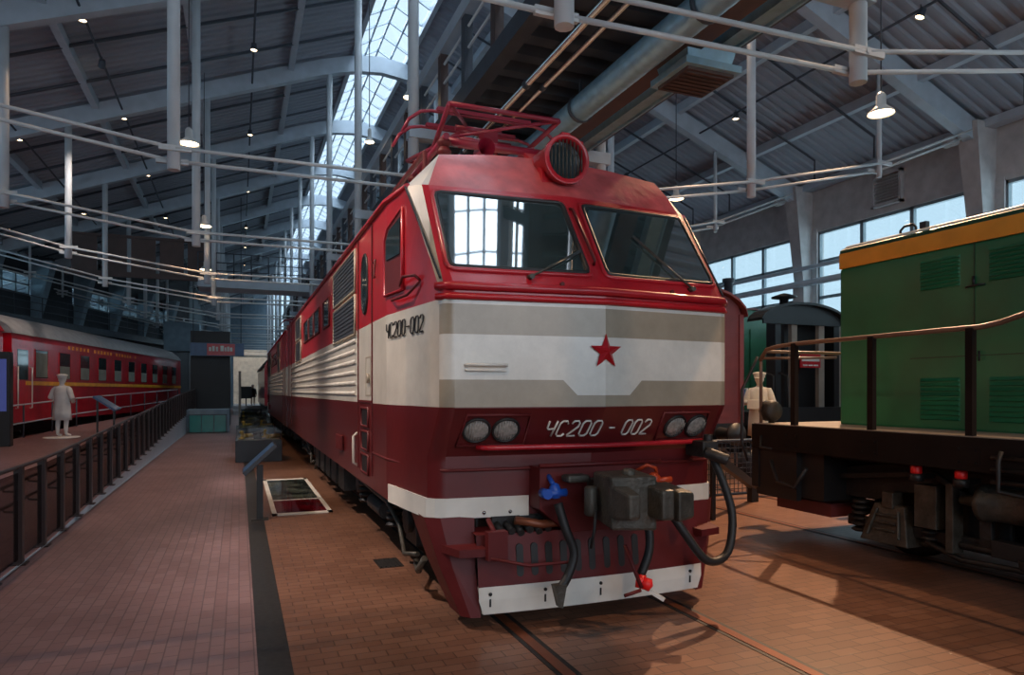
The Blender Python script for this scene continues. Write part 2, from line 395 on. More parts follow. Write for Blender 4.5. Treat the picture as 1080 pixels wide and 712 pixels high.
# right wall: concrete above and below a band of windows
m = MB(); m.box(XR, XR + .3, YN, YF, 0, 4.1); m.box(XR, XR + .3, YN, YF, 7.2, 9.1)
for y in TY: m.box(XR - .02, XR + .3, y - .45, y + .45, 4.0, 7.3)
struct('wall_right', m, 'concrete', 'grey wall above and below the window band', 'wall')
n = 0
for y in TY[:-1]:
    n += 1
    t = thing('window_%d' % n, 'tall framed window in the right hand wall', 'window', (XR + .1, y + 3, 4.1), 'right wall windows'); t['kind'] = 'structure'
    f = MB(); ya, yb = y + .45, y + 5.55
    for yy in (ya, ya + 1.7, ya + 3.4, yb): f.box(XR + .05, XR + .17, yy - .06, yy + .06, 4.1, 7.2)
    for z in (4.14, 5.0, 6.2, 7.16): f.box(XR + .05, XR + .17, ya, yb, z - .05, z + .05)
    obj('window_frame', f, 'winframe', t)
    obj('pane', MB().box(XR + .10, XR + .115, ya, yb, 4.1, 7.2), 'winglass', t)
    c = MB(); c.hexa([(XR - .75, y - .26, 8.7), (XR, y - .26, 8.7), (XR, y + .26, 8.7), (XR - .75, y + .26, 8.7)],
                     [(XR - .35, y - .2, 5.5), (XR, y - .2, 5.5), (XR, y + .2, 5.5), (XR - .35, y + .2, 5.5)])
    c.box(XR - .38, XR, y - .24, y + .24, 0, 5.5); c.cyl((XR - .85, y + .2, 8.35), (XR - .85, y + .5, 8.35), .16)
    struct('column', c, 'concrete', 'tapered grey column against the right wall', 'column')
m = MB(); m.tube([(XR - .55, YN, 5.95), (XR - .55, YF, 5.95)], .07); m.tube([(XR - .55, YN, 5.45), (XR - .55, YF, 5.45)], .11)
struct('wall_pipes', m, 'steel', 'two grey pipes along the right window wall', 'pipes')
m = MB(); m.box(XR - .45, XR - .1, YN, YF, 8.55, 8.75); struct('trim_right', m, 'steel', 'steel eaves rail along the right wall', 'trim')
t = thing('wall_vent', 'grey louvred vent high on the right wall', 'vent', (XR - .06, 14.65, 7.4))
f = MB()
for a in ((14.15, 14.23), (15.07, 15.15)): f.box(XR - .14, XR, *a, 7.40, 8.36)
f.box(XR - .14, XR, 14.15, 15.15, 7.40, 7.47); f.box(XR - .14, XR, 14.15, 15.15, 8.29, 8.36); obj('frame', f, 'concrete', t)
l = MB()
for i in range(9): l.hexa([(XR - .13, 14.23, 7.49 + i * .09), (XR - .12, 14.23, 7.475 + i * .09), (XR - .12, 15.07, 7.475 + i * .09), (XR - .13, 15.07, 7.49 + i * .09)],
                          [(XR - .03, 14.23, 7.56 + i * .09), (XR - .02, 14.23, 7.545 + i * .09), (XR - .02, 15.07, 7.545 + i * .09), (XR - .03, 15.07, 7.56 + i * .09)])
obj('louvre', l, 'concrete', t)

# left wall runs at a slant towards the far end
WA, WB = Vector((-14.2, 24.5)), Vector((-3.6, 58.6))
wd_ = (WB - WA); wl = wd_.length; wd_.normalize(); wn = Vector((-wd_.y, wd_.x))
def lw(s, off=0): p = WA + wd_ * s + wn * off; return p.x, p.y
def slab(m, s0, s1, z0, z1, o0, o1, mi=0):
    a, b, c, d = lw(s0, o0), lw(s1, o0), lw(s1, o1), lw(s0, o1)
    return m.hexa([(*a, z0), (*b, z0), (*c, z0), (*d, z0)], [(*a, z1), (*b, z1), (*c, z1), (*d, z1)], mi)
m = MB(); slab(m, 0, wl, 0, 6.55, 0, .3); slab(m, 0, wl, 7.55, 12.5, 0, .3)
m.box(-14.5, -14.2, YN, 24.5, 0, 8.5); m.box(-3.9, -3.6, 58.5, YF, 0, 12)
cols = [s for s in [wl - 3.75 * k for k in range(1, 9)]]
op = [(7.2 + 3.75 * k, k) for k in range(8)]
struct('wall_left', m, 'darkwall', 'dark side wall behind the red coach', 'wall')
k = 0
s = 1.2
while s < wl - 1:
    c = MB(); a0, a1 = lw(s - .25, -1.0), lw(s + .25, -1.0); b0, b1 = lw(s - .25, 0), lw(s + .25, 0); d0, d1 = lw(s - .2, -.25), lw(s + .2, -.25)
    c.hexa([(*d0, 5.4), (*d1, 5.4), (*b1, 5.4), (*b0, 5.4)], [(*a0, 8.3), (*a1, 8.3), (*b1, 8.3), (*b0, 8.3)])
    struct('column', c, 'bluewall', 'tapered blue grey column on the left wall', 'column')
    if k in (3, 5, 6, 7):
        t = thing('window_%d' % (20 + k), 'small framed window in the left wall', 'window', (*lw(s + 1.9), 6.5), 'left wall windows'); t['kind'] = 'structure'
        f = MB()
        for q in (.35, 1.4, 2.4, 3.4): slab(f, s + q - .05, s + q + .05, 6.55, 7.55, .0, .12)
        for z in (6.6, 7.05, 7.5): slab(f, s + .3, s + 3.45, z - .04, z + .04, 0, .12)
        obj('window_frame', f, 'winframe', t); g = MB(); slab(g, s + .3, s + 3.45, 6.55, 7.55, .1, .115); obj('pane', g, 'winglass', t)
    else:
        g = MB(); slab(g, s + .25, s + 3.5, 6.5, 7.6, .06, .2)
        for q in range(8): slab(g, s + .25, s + 3.5, 6.56 + q * .13, 6.60 + q * .13, .03, .07)
        struct('wall_louvre', g, 'darkwall', 'dark louvred infill in the left wall', 'wall panel')
    s += 3.75; k += 1
t = thing('side_gallery', 'dark narrow gallery with a railing along the left wall', 'gallery', (*lw(15, -1), 5.0))
m = MB(); slab(m, 0, wl - 2, 5.0, 5.35, -1.1, 0); obj('deck', m, 'darksteel', t)
m = MB()
for z in (5.7, 6.05, 6.35): a, b = lw(0, -1.05), lw(wl - 2, -1.05); m.cyl((*a, z), (*b, z), .02, n=6)
for q in range(16): a = lw(q * 2.1 + .4, -1.05); m.cyl((*a, 5.3), (*a, 6.36), .025, n=6)
obj('railing', m, 'darksteel', t)
# front wall (behind the viewer) with a wide opening added for the fill, far end wall with tall windows
m = MB(); m.box(-14.5, -8, YN - .3, YN, 0, 14); m.box(14, XR + .3, YN - .3, YN, 0, 14); m.box(-8, 14, YN - .3, YN, 0, 3); m.box(-8, 14, YN - .3, YN, 9, 14)
struct('wall_front', m, 'concrete', 'end wall with an added wide window opposite the locomotive front', 'wall')
f = MB()
for i in range(12): f.box(-8 + i * 2 - .06, -8 + i * 2 + .06, YN - .2, YN - .1, 3, 9)
for z in (4.5, 6, 7.5): f.box(-8, 14, YN - .2, YN - .1, z - .05, z + .05)
struct('window_18', f, 'winframe', 'unseen wide opening added in the front wall for the fill light', 'window')
m = MB(); m.box(-5, 3.6, YF, YF + .3, 0, 14.2); m.box(9.2, XR + .3, YF, YF + .3, 0, 14.2); m.box(3.6, 9.2, YF, YF + .3, 0, 4.6)
struct('wall_back', m, 'bluewall', 'far end wall of the hall', 'wall')
area('daylight_end', (6.4, YF + 1.2, 9), (-PI / 2, 0, 0), 5.8, 9.5, 3.2, (.40, .74, 1.0))
t = thing('window_19', 'tall blue lit window in the far end wall', 'window', (6.4, YF + .1, 4.6)); t['kind'] = 'structure'
f = MB()
for i in range(8): f.box(3.6 + i * .8 - .09, 3.6 + i * .8 + .09, YF + .02, YF + .16, 4.6, 14)
for z in (6, 7.6, 9.2, 10.8, 12.4): f.box(3.6, 9.2, YF + .02, YF + .16, z - .08, z + .08)
obj('window_frame', f, 'steel', t); obj('pane', MB().box(3.6, 9.2, YF + .08, YF + .1, 4.6, 14), 'winglass', t)

# ------------------------------------------------------------------ overhead gallery along the main track, with its ducts
GX0, GX1, GZ = 3.45, 6.25, 6.6
t = thing('overhead_gallery', 'long dark steel gallery hung above the red locomotive', 'gallery', (4.85, 30, GZ))
y0, y1 = -4, 60
d = MB(); rows = []; y = y0
while y < y1:
    for dy, dz in ((0, 0), (.2, 0), (.25, .13), (.47, .13)): rows.append([(GX0, y + dy, GZ + .10 + dz), (GX1, y + dy, GZ + .10 + dz)])
    y += .52
d.grid(rows); d.box(GX0, GX1, y0, y1, GZ + .24, GZ + .32); obj('deck', d, 'darksteel', t)
for x in (GX0, GX1):
    c = MB(); c.box(x - .10, x + .10, y0, y1, GZ - .05, GZ + .22); obj('bottom_chord', c, 'darksteel', t)
    c = MB(); c.box(x - .10, x + .10, y0, y1, GZ + 1.38, GZ + 1.62); obj('top_chord', c, 'steel', t)
    for k in range(45):
        yy = y0 + .6 + k * 1.4
        obj('girder_post', MB().box(x - .07, x + .07, yy - .09, yy + .09, GZ + .2, GZ + 1.4), 'brownsteel' if k % 2 else 'darksteel', t)
    r = MB(); r.tube([(x, y0, GZ + .85), (x, y1, GZ + .85)], .025, 6); r.tube([(x, y0, GZ + 1.2), (x, y1, GZ + 1.2)], .025, 6); obj('handrail', r, 'rod', t)
for y in TY[2:13]:
    obj('cross_bearer', MB().box(2.75, 6.75, y - .12, y + .12, GZ - .28, GZ - .06), 'steel', t)
t = thing('round_duct', 'round silver ventilation duct under the overhead gallery', 'duct', (4.80, 30, 6.1))
m = MB(); L = 80; yy = y0; prof = []
while yy < 60: prof += [(.19, yy), (.19, yy + .12), (.1915, yy + .13), (.1915, yy + .15)]; yy += .16
m.lathe((4.80, 0, 6.16), prof, 18, axis=(0, 1, 0)); obj('pipe', m, 'duct', t)
for k in range(21):
    y = y0 + 1.2 + 3 * k; b = MB(); b.lathe((4.80, y, 6.16), [(.20, -.03), (.215, -.03), (.215, .03), (.20, .03)], 18, axis=(0, 1, 0)); b.box(4.78, 4.82, y - .02, y + .02, 6.36, 6.6)
    obj('strap', b, 'darksteel', t)
for x, r, lab in ((3.86, .05, 'thicker bright conduit under the gallery, next to the girder'), (4.12, .035, 'thinner bright conduit under the gallery, beside the round duct')):
    t = thing('conduit', lab, 'conduit', (x, 30, 6.3)); obj('pipe', MB().tube([(x, y0, 6.32), (x, 60, 6.32)], r, 10), 'chrome', t)
    b = MB()
    for k in range(21): b.cyl((x, y0 + 1 + 3 * k, 6.32), (x, y0 + 1.12 + 3 * k, 6.32), r + .015, n=10)
    obj('coupling', b, 'darksteel', t)
t = thing('cable_trough', 'brown boxed soffit beam with a pale cable tray right of the duct', 'cable tray', (5.5, 30, 6.2))
obj('soffit', MB().box(5.12, 5.42, y0, 60, 6.20, 6.42), 'brownsteel', t)
m = MB(); m.box(5.80, 6.04, y0, 60, 6.40, 6.43); m.box(5.78, 5.81, y0, 60, 6.36, 6.50); m.box(6.03, 6.06, y0, 60, 6.36, 6.50); obj('tray', m, 'duct', t)
t = thing('vent_box', 'grey boxed air outlet hanging under the gallery', 'air vent', (5.55, 7.4, 5.7))
m = MB(); m.hexa([(5.20, 7.1, 6.25), (5.95, 7.1, 6.25), (5.95, 7.8, 6.25), (5.20, 7.8, 6.25)], [(5.25, 7.15, 6.05), (5.9, 7.15, 6.05), (5.9, 7.75, 6.05), (5.25, 7.75, 6.05)])
m.box(5.15, 6.0, 7.05, 7.85, 5.97, 6.06); obj('hood', m, 'duct', t)
m = MB(); m.box(5.22, 5.93, 7.12, 7.78, 5.93, 5.98)
for i in range(7): m.box(5.25, 5.90, 7.17 + i * .09, 7.20 + i * .09, 5.915, 5.935)
obj('grille', m, 'brownsteel', t)
# far cross bridge
t = thing('cross_bridge', 'dark footbridge with railings crossing the hall beyond the left posts', 'footbridge', (-1, 31, 6.2))
YB = 31.5; ZB = 6.65
obj('beam', MB().box(-1.6, 3.3, YB, YB + 1.6, ZB - .35, ZB), 'steel', t)
m = MB()
for z in (.35, .7, 1.1): m.cyl((-1.6, YB, ZB + z), (3.3, YB, ZB + z), .022, n=6)
for i in range(8): m.cyl((-1.6 + i * .7, YB, ZB), (-1.6 + i * .7, YB, ZB + 1.1), .03, n=6)
obj('railing', m, 'darksteel', t)
m = MB()
for i in range(5): m.box(-6.2 + i * 1.05, -5.3 + i * 1.05, YB + .2, YB + .3, ZB + .1, ZB + 1.5)
m.box(-6.4, -1.0, YB + .15, YB + .35, ZB - .1, ZB + .1); m.box(-6.4, -1.0, YB + .15, YB + .35, ZB + 1.5, ZB + 1.6)
obj('screen_panel', m, 'brownsteel', t)
# ------------------------------------------------------------------ the red and white electric locomotive (built at its own origin)
LOCO = (2.79, 4.91, 0)
loco = thing('electric_locomotive', 'red and white electric locomotive with a red star and twin windscreens', 'locomotive', (0, 0, 0))
BL = 15.55    # body length
W = 1.336
def pf(z):
    if z <= 1.356: return .25
    if z <= 1.75: return .25 * (1.75 - z) / .394
    if z <= 2.68: return 0
    return .70 * (z - 2.68)
def yf(x, z): return .097 * abs(x) + pf(z)
def front(x, z, off=0): return (x, yf(x, z) - off, z)
def sidex(y):
    return 1.5 if y >= 1.5 else 1.336 + .164 * max(0, y - .13) / 1.37
def outline(z):
    """left-hand half path from the back to the nose centre: fixed number of points"""
    yc = yf(W, z)
    if z <= 2.70:
        A = (sidex(yc + .09), yc + .09); B = (W - .012, yc + .022); C = (W - .085, yf(W - .085, z))
    else:
        k = min(1, (z - 2.70) / .96)
        A = (1.336 + .104 * k + .006, yc + .09 + .05 * k - .01); B = (W - .005, yc + .01); C = (W - .06, yf(W - .06, z))
    ym = max(.9, A[1] + .25); 
    return [(-1.5, BL), (-1.5, 3.1), (-1.5, 1.5 if A[1] < 1.3 else 1.6), (-sidex(ym), ym), (-A[0], A[1]), (-B[0], B[1]), (-C[0], C[1]), (-.67, yf(.67, z)), (0, yf(0, z))]
LV = [.865, 1.02, 1.30, 1.356, 1.45, 1.75, 1.97, 2.31, 2.585, 2.68, 2.70, 2.95, 3.3, 3.66]
rows = []
for z in LV:
    h = outline(z); rows.append([(x, y, z) for x, y in h] + [(-x, y, z) for x, y in h[-2::-1]])
sh = MB(); n = len(rows[0]); vs = [p for r in rows for p in r]; fa = []; 
k0 = len(sh.v); sh.v += vs
for i in range(len(rows) - 1):
    for j in range(n - 1):
        sh.f.append([i * n + j, i * n + j + 1, (i + 1) * n + j + 1, (i + 1) * n + j])
        jj = min(j, n - 2 - j); zm = (LV[i] + LV[i + 1]) / 2
        sh.mi.append(1 if (jj == 4 and zm > 2.7) else 2 if jj < 4 else 0); sh.sm.append(jj in (4, 5) and zm < 2.7)
# roof
top = rows[-1]; RT = [(-1.13, 1.0, 4.0), (-.6, 1.05, 4.08), (0, 1.09, 4.12), (.6, 1.05, 4.08), (1.13, 1.0, 4.0)]
C = top[6]; mid = top[7:n - 7]
fz = [top[6], top[7], top[8], top[9], top[10]]
sh.grid([fz, [tuple((Vector(a) + Vector(b)) / 2 + Vector((0, -.012, .012))) for a, b in zip(fz, RT)], RT], 3, True)
for sx, idx in ((-1, (0, 1, 2, 3, 4, 5, 6)), (1, (n - 1, n - 2, n - 3, n - 4, n - 5, n - 6, n - 7))):
    pt = [top[i] for i in idx]; rt = (1.13 * sx, 1.0, 4.0)
    sh.add([pt[6], pt[5], pt[4], rt], [(0, 1, 3), (1, 2, 3)], 4)
    yb = [BL, 3.1, 1.5, 1.2]
    up = [(1.13 * sx, y, 4.0) for y in yb]
    sh.add([pt[4], pt[3], pt[2], pt[1], pt[0], rt, up[3], up[2], up[1], up[0]], [(0, 1, 6, 5), (1, 2, 7, 6), (2, 3, 8, 7), (3, 4, 9, 8)], 4)
bk = [(x, BL, z) for x, y, z in RT]
sh.grid([RT, bk], 4)
sh.add([(x, BL, z) for x, z in ((-1.5, .865), (1.5, .865), (1.5, 3.66), (1.13, 4.0), (0, 4.12), (-1.13, 4.0), (-1.5, 3.66))], [(0, 1, 2, 3, 4, 5, 6)], 2)
obj('body_shell', sh, ['livery', 'taupe', 'livery_side', 'fascia_red', 'roofgrey'], loco)

def part(name, mb, m, parent=None, **k): return obj(name, mb, m, parent or loco, **k)
def on_front(pts, off): return [front(x, z, off) for x, z in pts]
# windscreens: frame, pane
for s in (-1, 1):
    q = [(s * x, z) for x, z in ((-1.24, 3.575), (-.095, 3.565), (-.085, 2.855), (-1.255, 2.86))]
    def rnd(q, r=.05):
        o = []
        for i, p in enumerate(q):
            a, p, c = Vector(q[i - 1]), Vector(p), Vector(q[(i + 1) % 4])
            u, v = (a - p).normalized() * r, (c - p).normalized() * r
            for t in (0, .5, 1): o.append(tuple(p + u * (1 - t) ** 2 + v * t ** 2))
        return o
    rq = rnd(q); cx = sum(p[0] for p in q) / 4; cz = 3.21
    nrm = Vector((0, -.82, .57))
    pane = MB().prism([(x, pf(z) + .080 * abs(x) + .0115 + .012, z) for x, z in rq], nrm * .022)
    pn = part('windscreen', pane, 'windshield')
    fr = MB(); fr.tube([Vector(p) + nrm * .012 for p in on_front(rq, 0)], .020, 8, closed=True); obj('window_seal', fr, 'black', pn)
    ob = [(cx + (x - cx) * 1.035, cz + (z - cz) * 1.06) for x, z in rq]
    fr = MB(); fr.tube([Vector(p) + nrm * .004 for p in on_front(ob, 0)], .022, 8, closed=True); obj('window_frame', fr, 'red', pn)
# wipers
for (xa, za), (xb, zb) in (((-.62, 2.80), (-.20, 3.02)), ((.95, 2.79), (.60, 3.21))):
    w_ = MB(); a = Vector(front(xa, za, .05)); b = Vector(front(xb, zb, .04)); w_.cyl(a, b, .010, .007, 8); w_.cyl(Vector(front(xa, za, -.01)), a + Vector((0, -.02, 0)), .022, n=8)
    wp = part('wiper_arm', w_, 'iron')
    d = (b - a).normalized(); bl = MB().bar(b - d * .30, b + d * .12, .012, .022); obj('wiper_blade', bl, 'black', wp)
for x in (-.36, .72): part('washer_nozzle', MB().cyl(front(x, 2.75, -.01), front(x, 2.75, .025), .018, n=8), 'dred')
hd = MB(); hd.tube([front(-.035, 3.52, .005), front(-.035, 3.50, .05), front(-.01, 2.98, .05), front(-.01, 2.95, .005)], .013, 8); part('post_handrail', hd, 'dred')
# red ridges under the windscreens
for z, o, r in ((2.695, .02, .035), (2.615, .012, .028)):
    path = [(-sidex(.5), .5, z), (-1.37, .22, z)] + [front(x, z, o) for x in (-W + .06, -.67, 0, .67, W - .06)] + [(1.37, .22, z), (sidex(.5), .5, z)]
    part('ridge_moulding', MB().tube(path[1:-1], r, 8), 'red' if r > .03 else 'bright_red')
# star
st = MB(); c = Vector(front(0, 2.205, .01)); P = []
for i in range(10):
    r = .150 if i % 2 == 0 else .060; a = PI / 2 + i * PI / 5
    P.append(c + Vector((r * math.cos(a), 0, r * math.sin(a))))
st.add(P + [c + Vector((0, -.045, 0)), c + Vector((0, .05, 0))], [(i, (i + 1) % 10, 10) for i in range(10)] + [((i + 1) % 10, i, 11) for i in range(10)])
part('star', st, 'bright_red')
# lettering
GL = {'Ч': [[(0, 1), (.03, .56), (.14, .46), (.5, .5)], [(.56, 1), (.5, 0)]],
      'С': [[(.55, .82), (.43, 1), (.13, 1), (0, .85), (0, .15), (.13, 0), (.43, 0), (.55, .16)]],
      '2': [[(.02, .82), (.14, 1), (.42, 1), (.55, .86), (.55, .62), (0, .06), (0, 0), (.56, 0)]],
      '0': [[(.13, 0), (0, .15), (0, .85), (.13, 1), (.43, 1), (.56, .85), (.56, .15), (.43, 0), (.13, 0)]],
      '-': [[(.05, .5), (.5, .5)]], ' ': []}
def lettering(txt, fn, h, adv, r, name, mm, slant=.18):
    s = 0
    for ch in txt:
        m = MB()
        for st_ in GL[ch]: m.tube([fn(s + (x + slant * z) * h, z * h) for x, z in st_], r, 6)
        s += adv * h * (.55 if ch == ' ' else 1)
        if m.v: part(name, m, mm)
TW = .118
lettering('ЧС200 - 002', lambda s, t: front(-.475 + s, 1.513 + t, .008), .125, .80, .0085, 'front_character', 'white')
lettering('ЧС200-002', lambda s, t: (-sidex(1.48 - s) - .01, 1.48 - s, 2.375 + t), .135, .80, .007, 'side_character', 'black', .1)
# headlights in boxed recesses
for s in (-1, 1):
    hb = MB(); out = [(s * 1.19, 1.445), (s * 1.14, 1.695), (s * .63, 1.695), (s * .63, 1.445)]
    hb.prism(on_front(out, -.03), (0, .02 - .032, 0)); bz = part('headlight_recess', hb, 'black')
    fr = MB(); fr.tube(on_front(out, .008), .014, 6, closed=True); obj('recess_rim', fr, 'dred', bz)
    for x in (1.045, .805):
        nd = Vector((s * .097, -1, -.60)).normalized(); c = Vector(front(s * x, 1.575, .0))
        hl = MB(); hl.lathe(c - nd * .02, [(.118, 0), (.118, .035), (.104, .045), (.098, .03)], 24, axis=nd); h = part('headlight', hl, 'under')
        ln = MB(); ln.lathe(c - nd * .0, [(.001, .022), (.05, .020), (.099, .008)], 24, axis=nd); 
        for i in range(-4, 5):
            ww = math.sqrt(max(0, .095 ** 2 - (i * .021) ** 2)); u = Vector((1, 0, 0)); up = nd.cross(u).normalized(); up = up if up.z > 0 else -up
            q = c + u * (i * .021) + nd * .018; ln.cyl(q - up * ww, q + up * ww, .0035, n=5)
        obj('lamp_glass', ln, 'lens', h)
# lip and lower mouldings
lp = MB(); lp.tube([front(-1.02, 1.43, .03)] + [front(x, 1.43, .10) for x in (-.95, 0, .95)] + [front(1.15, 1.43, .05)], .022, 8); part('lip_rail', lp, 'red')
lb = [(-1.5, 2.2, 1.245), (-1.5, 1.5, 1.245), (-1.345, .47, 1.245)] + [front(x, 1.245, .012) for x in (-1.26, -.67, 0, .67, 1.26)] + [(1.345, .47, 1.245), (1.5, 1.5, 1.245)]
part('belt_moulding', MB().tube(lb, .014, 6), 'dred')
# white stripes round the bottom corners
for s in (-1, 1):
    path = [(-1.512, 1.42), (-1.505, 1.30)]
    h = outline(.9); A, B, C_ = h[4], h[5], h[6]
    path = [(-sidex(1.42) - .012, 1.42), (-sidex(.9) - .012, .9), (A[0] - .012, A[1]), (B[0] - .010, B[1] - .010), (C_[0], C_[1] - .012), (-.56, yf(.56, .9) - .012)]
    inn = [(-sidex(1.42) + .03, 1.42), (-sidex(.9) + .03, .9), (A[0] + .03, A[1] + .02), (B[0] + .03, B[1] + .03), (C_[0], C_[1] + .03), (-.56, yf(.56, .9) + .03)]
    ws = MB(); rows_ = []
    for z, pa in ((.855, inn), (.855, path), (1.02, path), (1.02, inn)): rows_.append([(-s * x, y, z) for x, y in pa])
    rows_.append(rows_[0]); ws.grid(rows_)
    for i in (0, -1): ws.add([rows_[q][i] for q in range(4)], [(0, 1, 2, 3)])
    b = part('corner_stripe', ws, 'white')
    bo = MB()
    for x in (.72, .94): bo.lathe(front(s * x, .895, .012), [(.016, 0), (.016, .008), (.001, .012)], 10, axis=(0, -1, 0))
    obj('bolt', bo, 'chrome', b)
# grab rail, handles
gr = MB(); gr.tube([front(-1.17, 2.085, 0), front(-1.17, 2.085, .05), front(-.85, 2.085, .05), front(-.85, 2.085, 0)], .012, 8)
gr.tube([front(-1.17, 2.045, 0), front(-1.17, 2.045, .03), front(-.85, 2.045, .03), front(-.85, 2.045, 0)], .008, 8); part('grab_rail', gr, 'white')
# searchlight
sc = MB(); c = Vector((0, .70, 4.01))
sc.lathe(c, [(.225, 0), (.225, .06), (.205, .07), (.205, .9)], 36, axis=(0, 1, 0)); sc.lathe(c, [(.225, 0), (.185, -.005), (.180, .09)], 36, axis=(0, 1, 0)); 
sc.prism([(-.20, .82, 3.70), (.20, .82, 3.70), (.20, 1.25, 4.0), (-.20, 1.25, 4.0)], (0, 0, .22))
sl_ = part('searchlight', sc, 'red')
f = MB(); f.lathe(c + Vector((0, .085, 0)), [(.001, .0), (.183, .0)], 36, axis=(0, 1, 0)); obj('lamp_glass', f, 'darkglass', sl_)
f = MB()
for i in range(-4, 5): hgt = math.sqrt(.182 ** 2 - (i * .038) ** 2); f.cyl((i * .038, .71, 4.01 - hgt), (i * .038, .71, 4.01 + hgt), .007, n=6)
obj('bars', f, 'iron', sl_)
f = MB(); f.box(-.03, .05, .75, .95, 4.22, 4.27); f.box(.13, .19, .75, .85, 4.14, 4.21); obj('clamp', f, 'red', sl_)
# coupler pocket, coupler
cp = MB(); cp.prism([(-.55, .09, 1.27), (.55, .09, 1.27), (.55, .09, .93), (.30, .09, .73), (-.30, .09, .73), (-.55, .09, .93)], (0, .30, 0)); part('coupler_pocket', cp, 'dred', bevel=.01)
part('pocket_lip', MB().tube([(-.57, .06, 1.285), (.57, .06, 1.285)], .018, 8), 'dred')
cu = MB(); cu.box(-.13, .13, -.25, .10, .94, 1.17); cu.hexa([(-.23, -.20, .90), (.16, -.20, .90), (.16, -.20, 1.26), (-.23, -.20, 1.26)], [(-.26, -.55, .86), (.10, -.60, .84), (.10, -.60, 1.25), (-.26, -.55, 1.25)])
cu.hexa([(.02, -.35, .95), (.20, -.35, .95), (.20, -.35, 1.21), (.02, -.35, 1.21)], [(.02, -.78, .95), (.13, -.78, .95), (.13, -.78, 1.17), (.02, -.78, 1.17)])
cu.hexa([(.18, -.34, .90), (.36, -.34, .90), (.36, -.34, 1.17), (.18, -.34, 1.17)], [(.19, -.74, .92), (.36, -.70, .94), (.36, -.70, 1.13), (.19, -.74, 1.15)])
cu.hexa([(-.26, -.48, .93), (-.12, -.48, .93), (-.12, -.48, 1.2), (-.26, -.48, 1.2)], [(-.24, -.76, .97), (-.14, -.76, .97), (-.14, -.76, 1.15), (-.24, -.76, 1.15)])
cu.cyl((-.30, -.30, .93), (-.30, -.30, 1.16), .05); cu.cyl((-.06, -.45, 1.22), (-.06, -.45, 1.30), .05); cu.box(-.4, -.2, -.12, .02, 1.16, 1.22)
cc = part('coupler', cu, 'iron', bevel=.022)
obj('release_chain', MB().tube([(-.29, -.36, .98), (-.31, -.38, .85), (-.33, -.36, .7)], .012, 6), 'rubber', cc)
# hoses and valves
v = MB(); v.lathe((-.47, -.02, 1.06), [(.001, -.03), (.045, -.02), (.05, .05), (.03, .09), (.001, .10)], 12); v.cyl((-.56, -.04, 1.08), (-.38, -.04, 1.08), .032); v.cyl((-.47, .10, 1.20), (-.47, -.02, 1.12), .02); v.cyl((-.56, -.09, 1.08), (-.56, .01, 1.08), .04)
part('brake_valve', v, 'blue')
def hose(pts, r=.032):
    o = []
    P_ = [Vector(p) for p in pts]; P_ = [P_[0]] + P_ + [P_[-1]]
    for i in range(1, len(P_) - 2):
        for t in (0, .2, .4, .6, .8):
            a, b, c_, d = P_[i - 1:i + 3]
            o.append(.5 * ((2 * b) + (c_ - a) * t + (2 * a - 5 * b + 4 * c_ - d) * t * t + (3 * b - a - 3 * c_ + d) * t ** 3))
    return MB().tube(o + [P_[-1]], r, 10)
h = part('brake_hose', hose([(-.46, -.06, 1.0), (-.42, -.12, .80), (-.36, -.14, .62), (-.42, -.16, .46), (-.50, -.18, .36)], .036), 'rubber')
obj('hose_coupling', MB().hexa([(-.56, -.22, .40), (-.46, -.22, .40), (-.46, -.14, .40), (-.56, -.14, .40)], [(-.53, -.21, .24), (-.49, -.21, .22), (-.49, -.17, .22), (-.53, -.17, .24)]), 'iron', h)
h = part('brake_hose', hose([(.24, -.16, .95), (.27, -.22, .78), (.26, -.24, .60), (.17, -.26, .42)], .036), 'rubber')
hc = MB(); hc.cyl((.17, -.27, .43), (.15, -.28, .33), .04); hc.lathe((.20, -.30, .36), [(.001, -.05), (.05, -.03), (.05, .03), (.001, .05)], 12, axis=(.6, -.5, -.2)); obj('hose_coupling', hc, 'capred', h)
obj('hose_tip', MB().bar((.20, -.3, .32), (.32, -.36, .24), .03, .03), 'white', h)
hv = MB(); hv.cyl((.42, -.02, .98), (.56, -.08, .90), .045); hv.cyl((.46, .1, .98), (.46, -.06, .98), .05); v = part('cable_socket', hv, 'orange')
part('jumper_cable', hose([(.54, -.08, .92), (.66, -.16, .70), (.86, -.20, .46), (1.10, -.16, .50), (1.20, -.10, .80), (1.16, -.02, 1.10), (1.08, .06, 1.36)], .036), 'rubber')
jb = MB(); jb.box(1.00, 1.16, .04, .30, 1.30, 1.44); jb.cyl((1.02, .04, 1.35), (1.16, -.10, 1.28), .05); jb.cyl((1.1, .1, 1.42), (1.1, .1, 1.50), .04); part('jumper_socket', jb, 'under', bevel=.01)
ov = MB(); ov.lathe((.45, -.02, 1.13), [(.001, -.06), (.05, -.05), (.055, .04), (.02, .07)], 12); ov.cyl((.45, -.02, 1.13), (.60, -.06, 1.14), .025); ov.tube([(.30, .05, 1.2), (.36, -.06, 1.27), (.46, -.03, 1.24), (.48, -.02, 1.18)], .016, 6); part('end_valve', ov, 'orange')
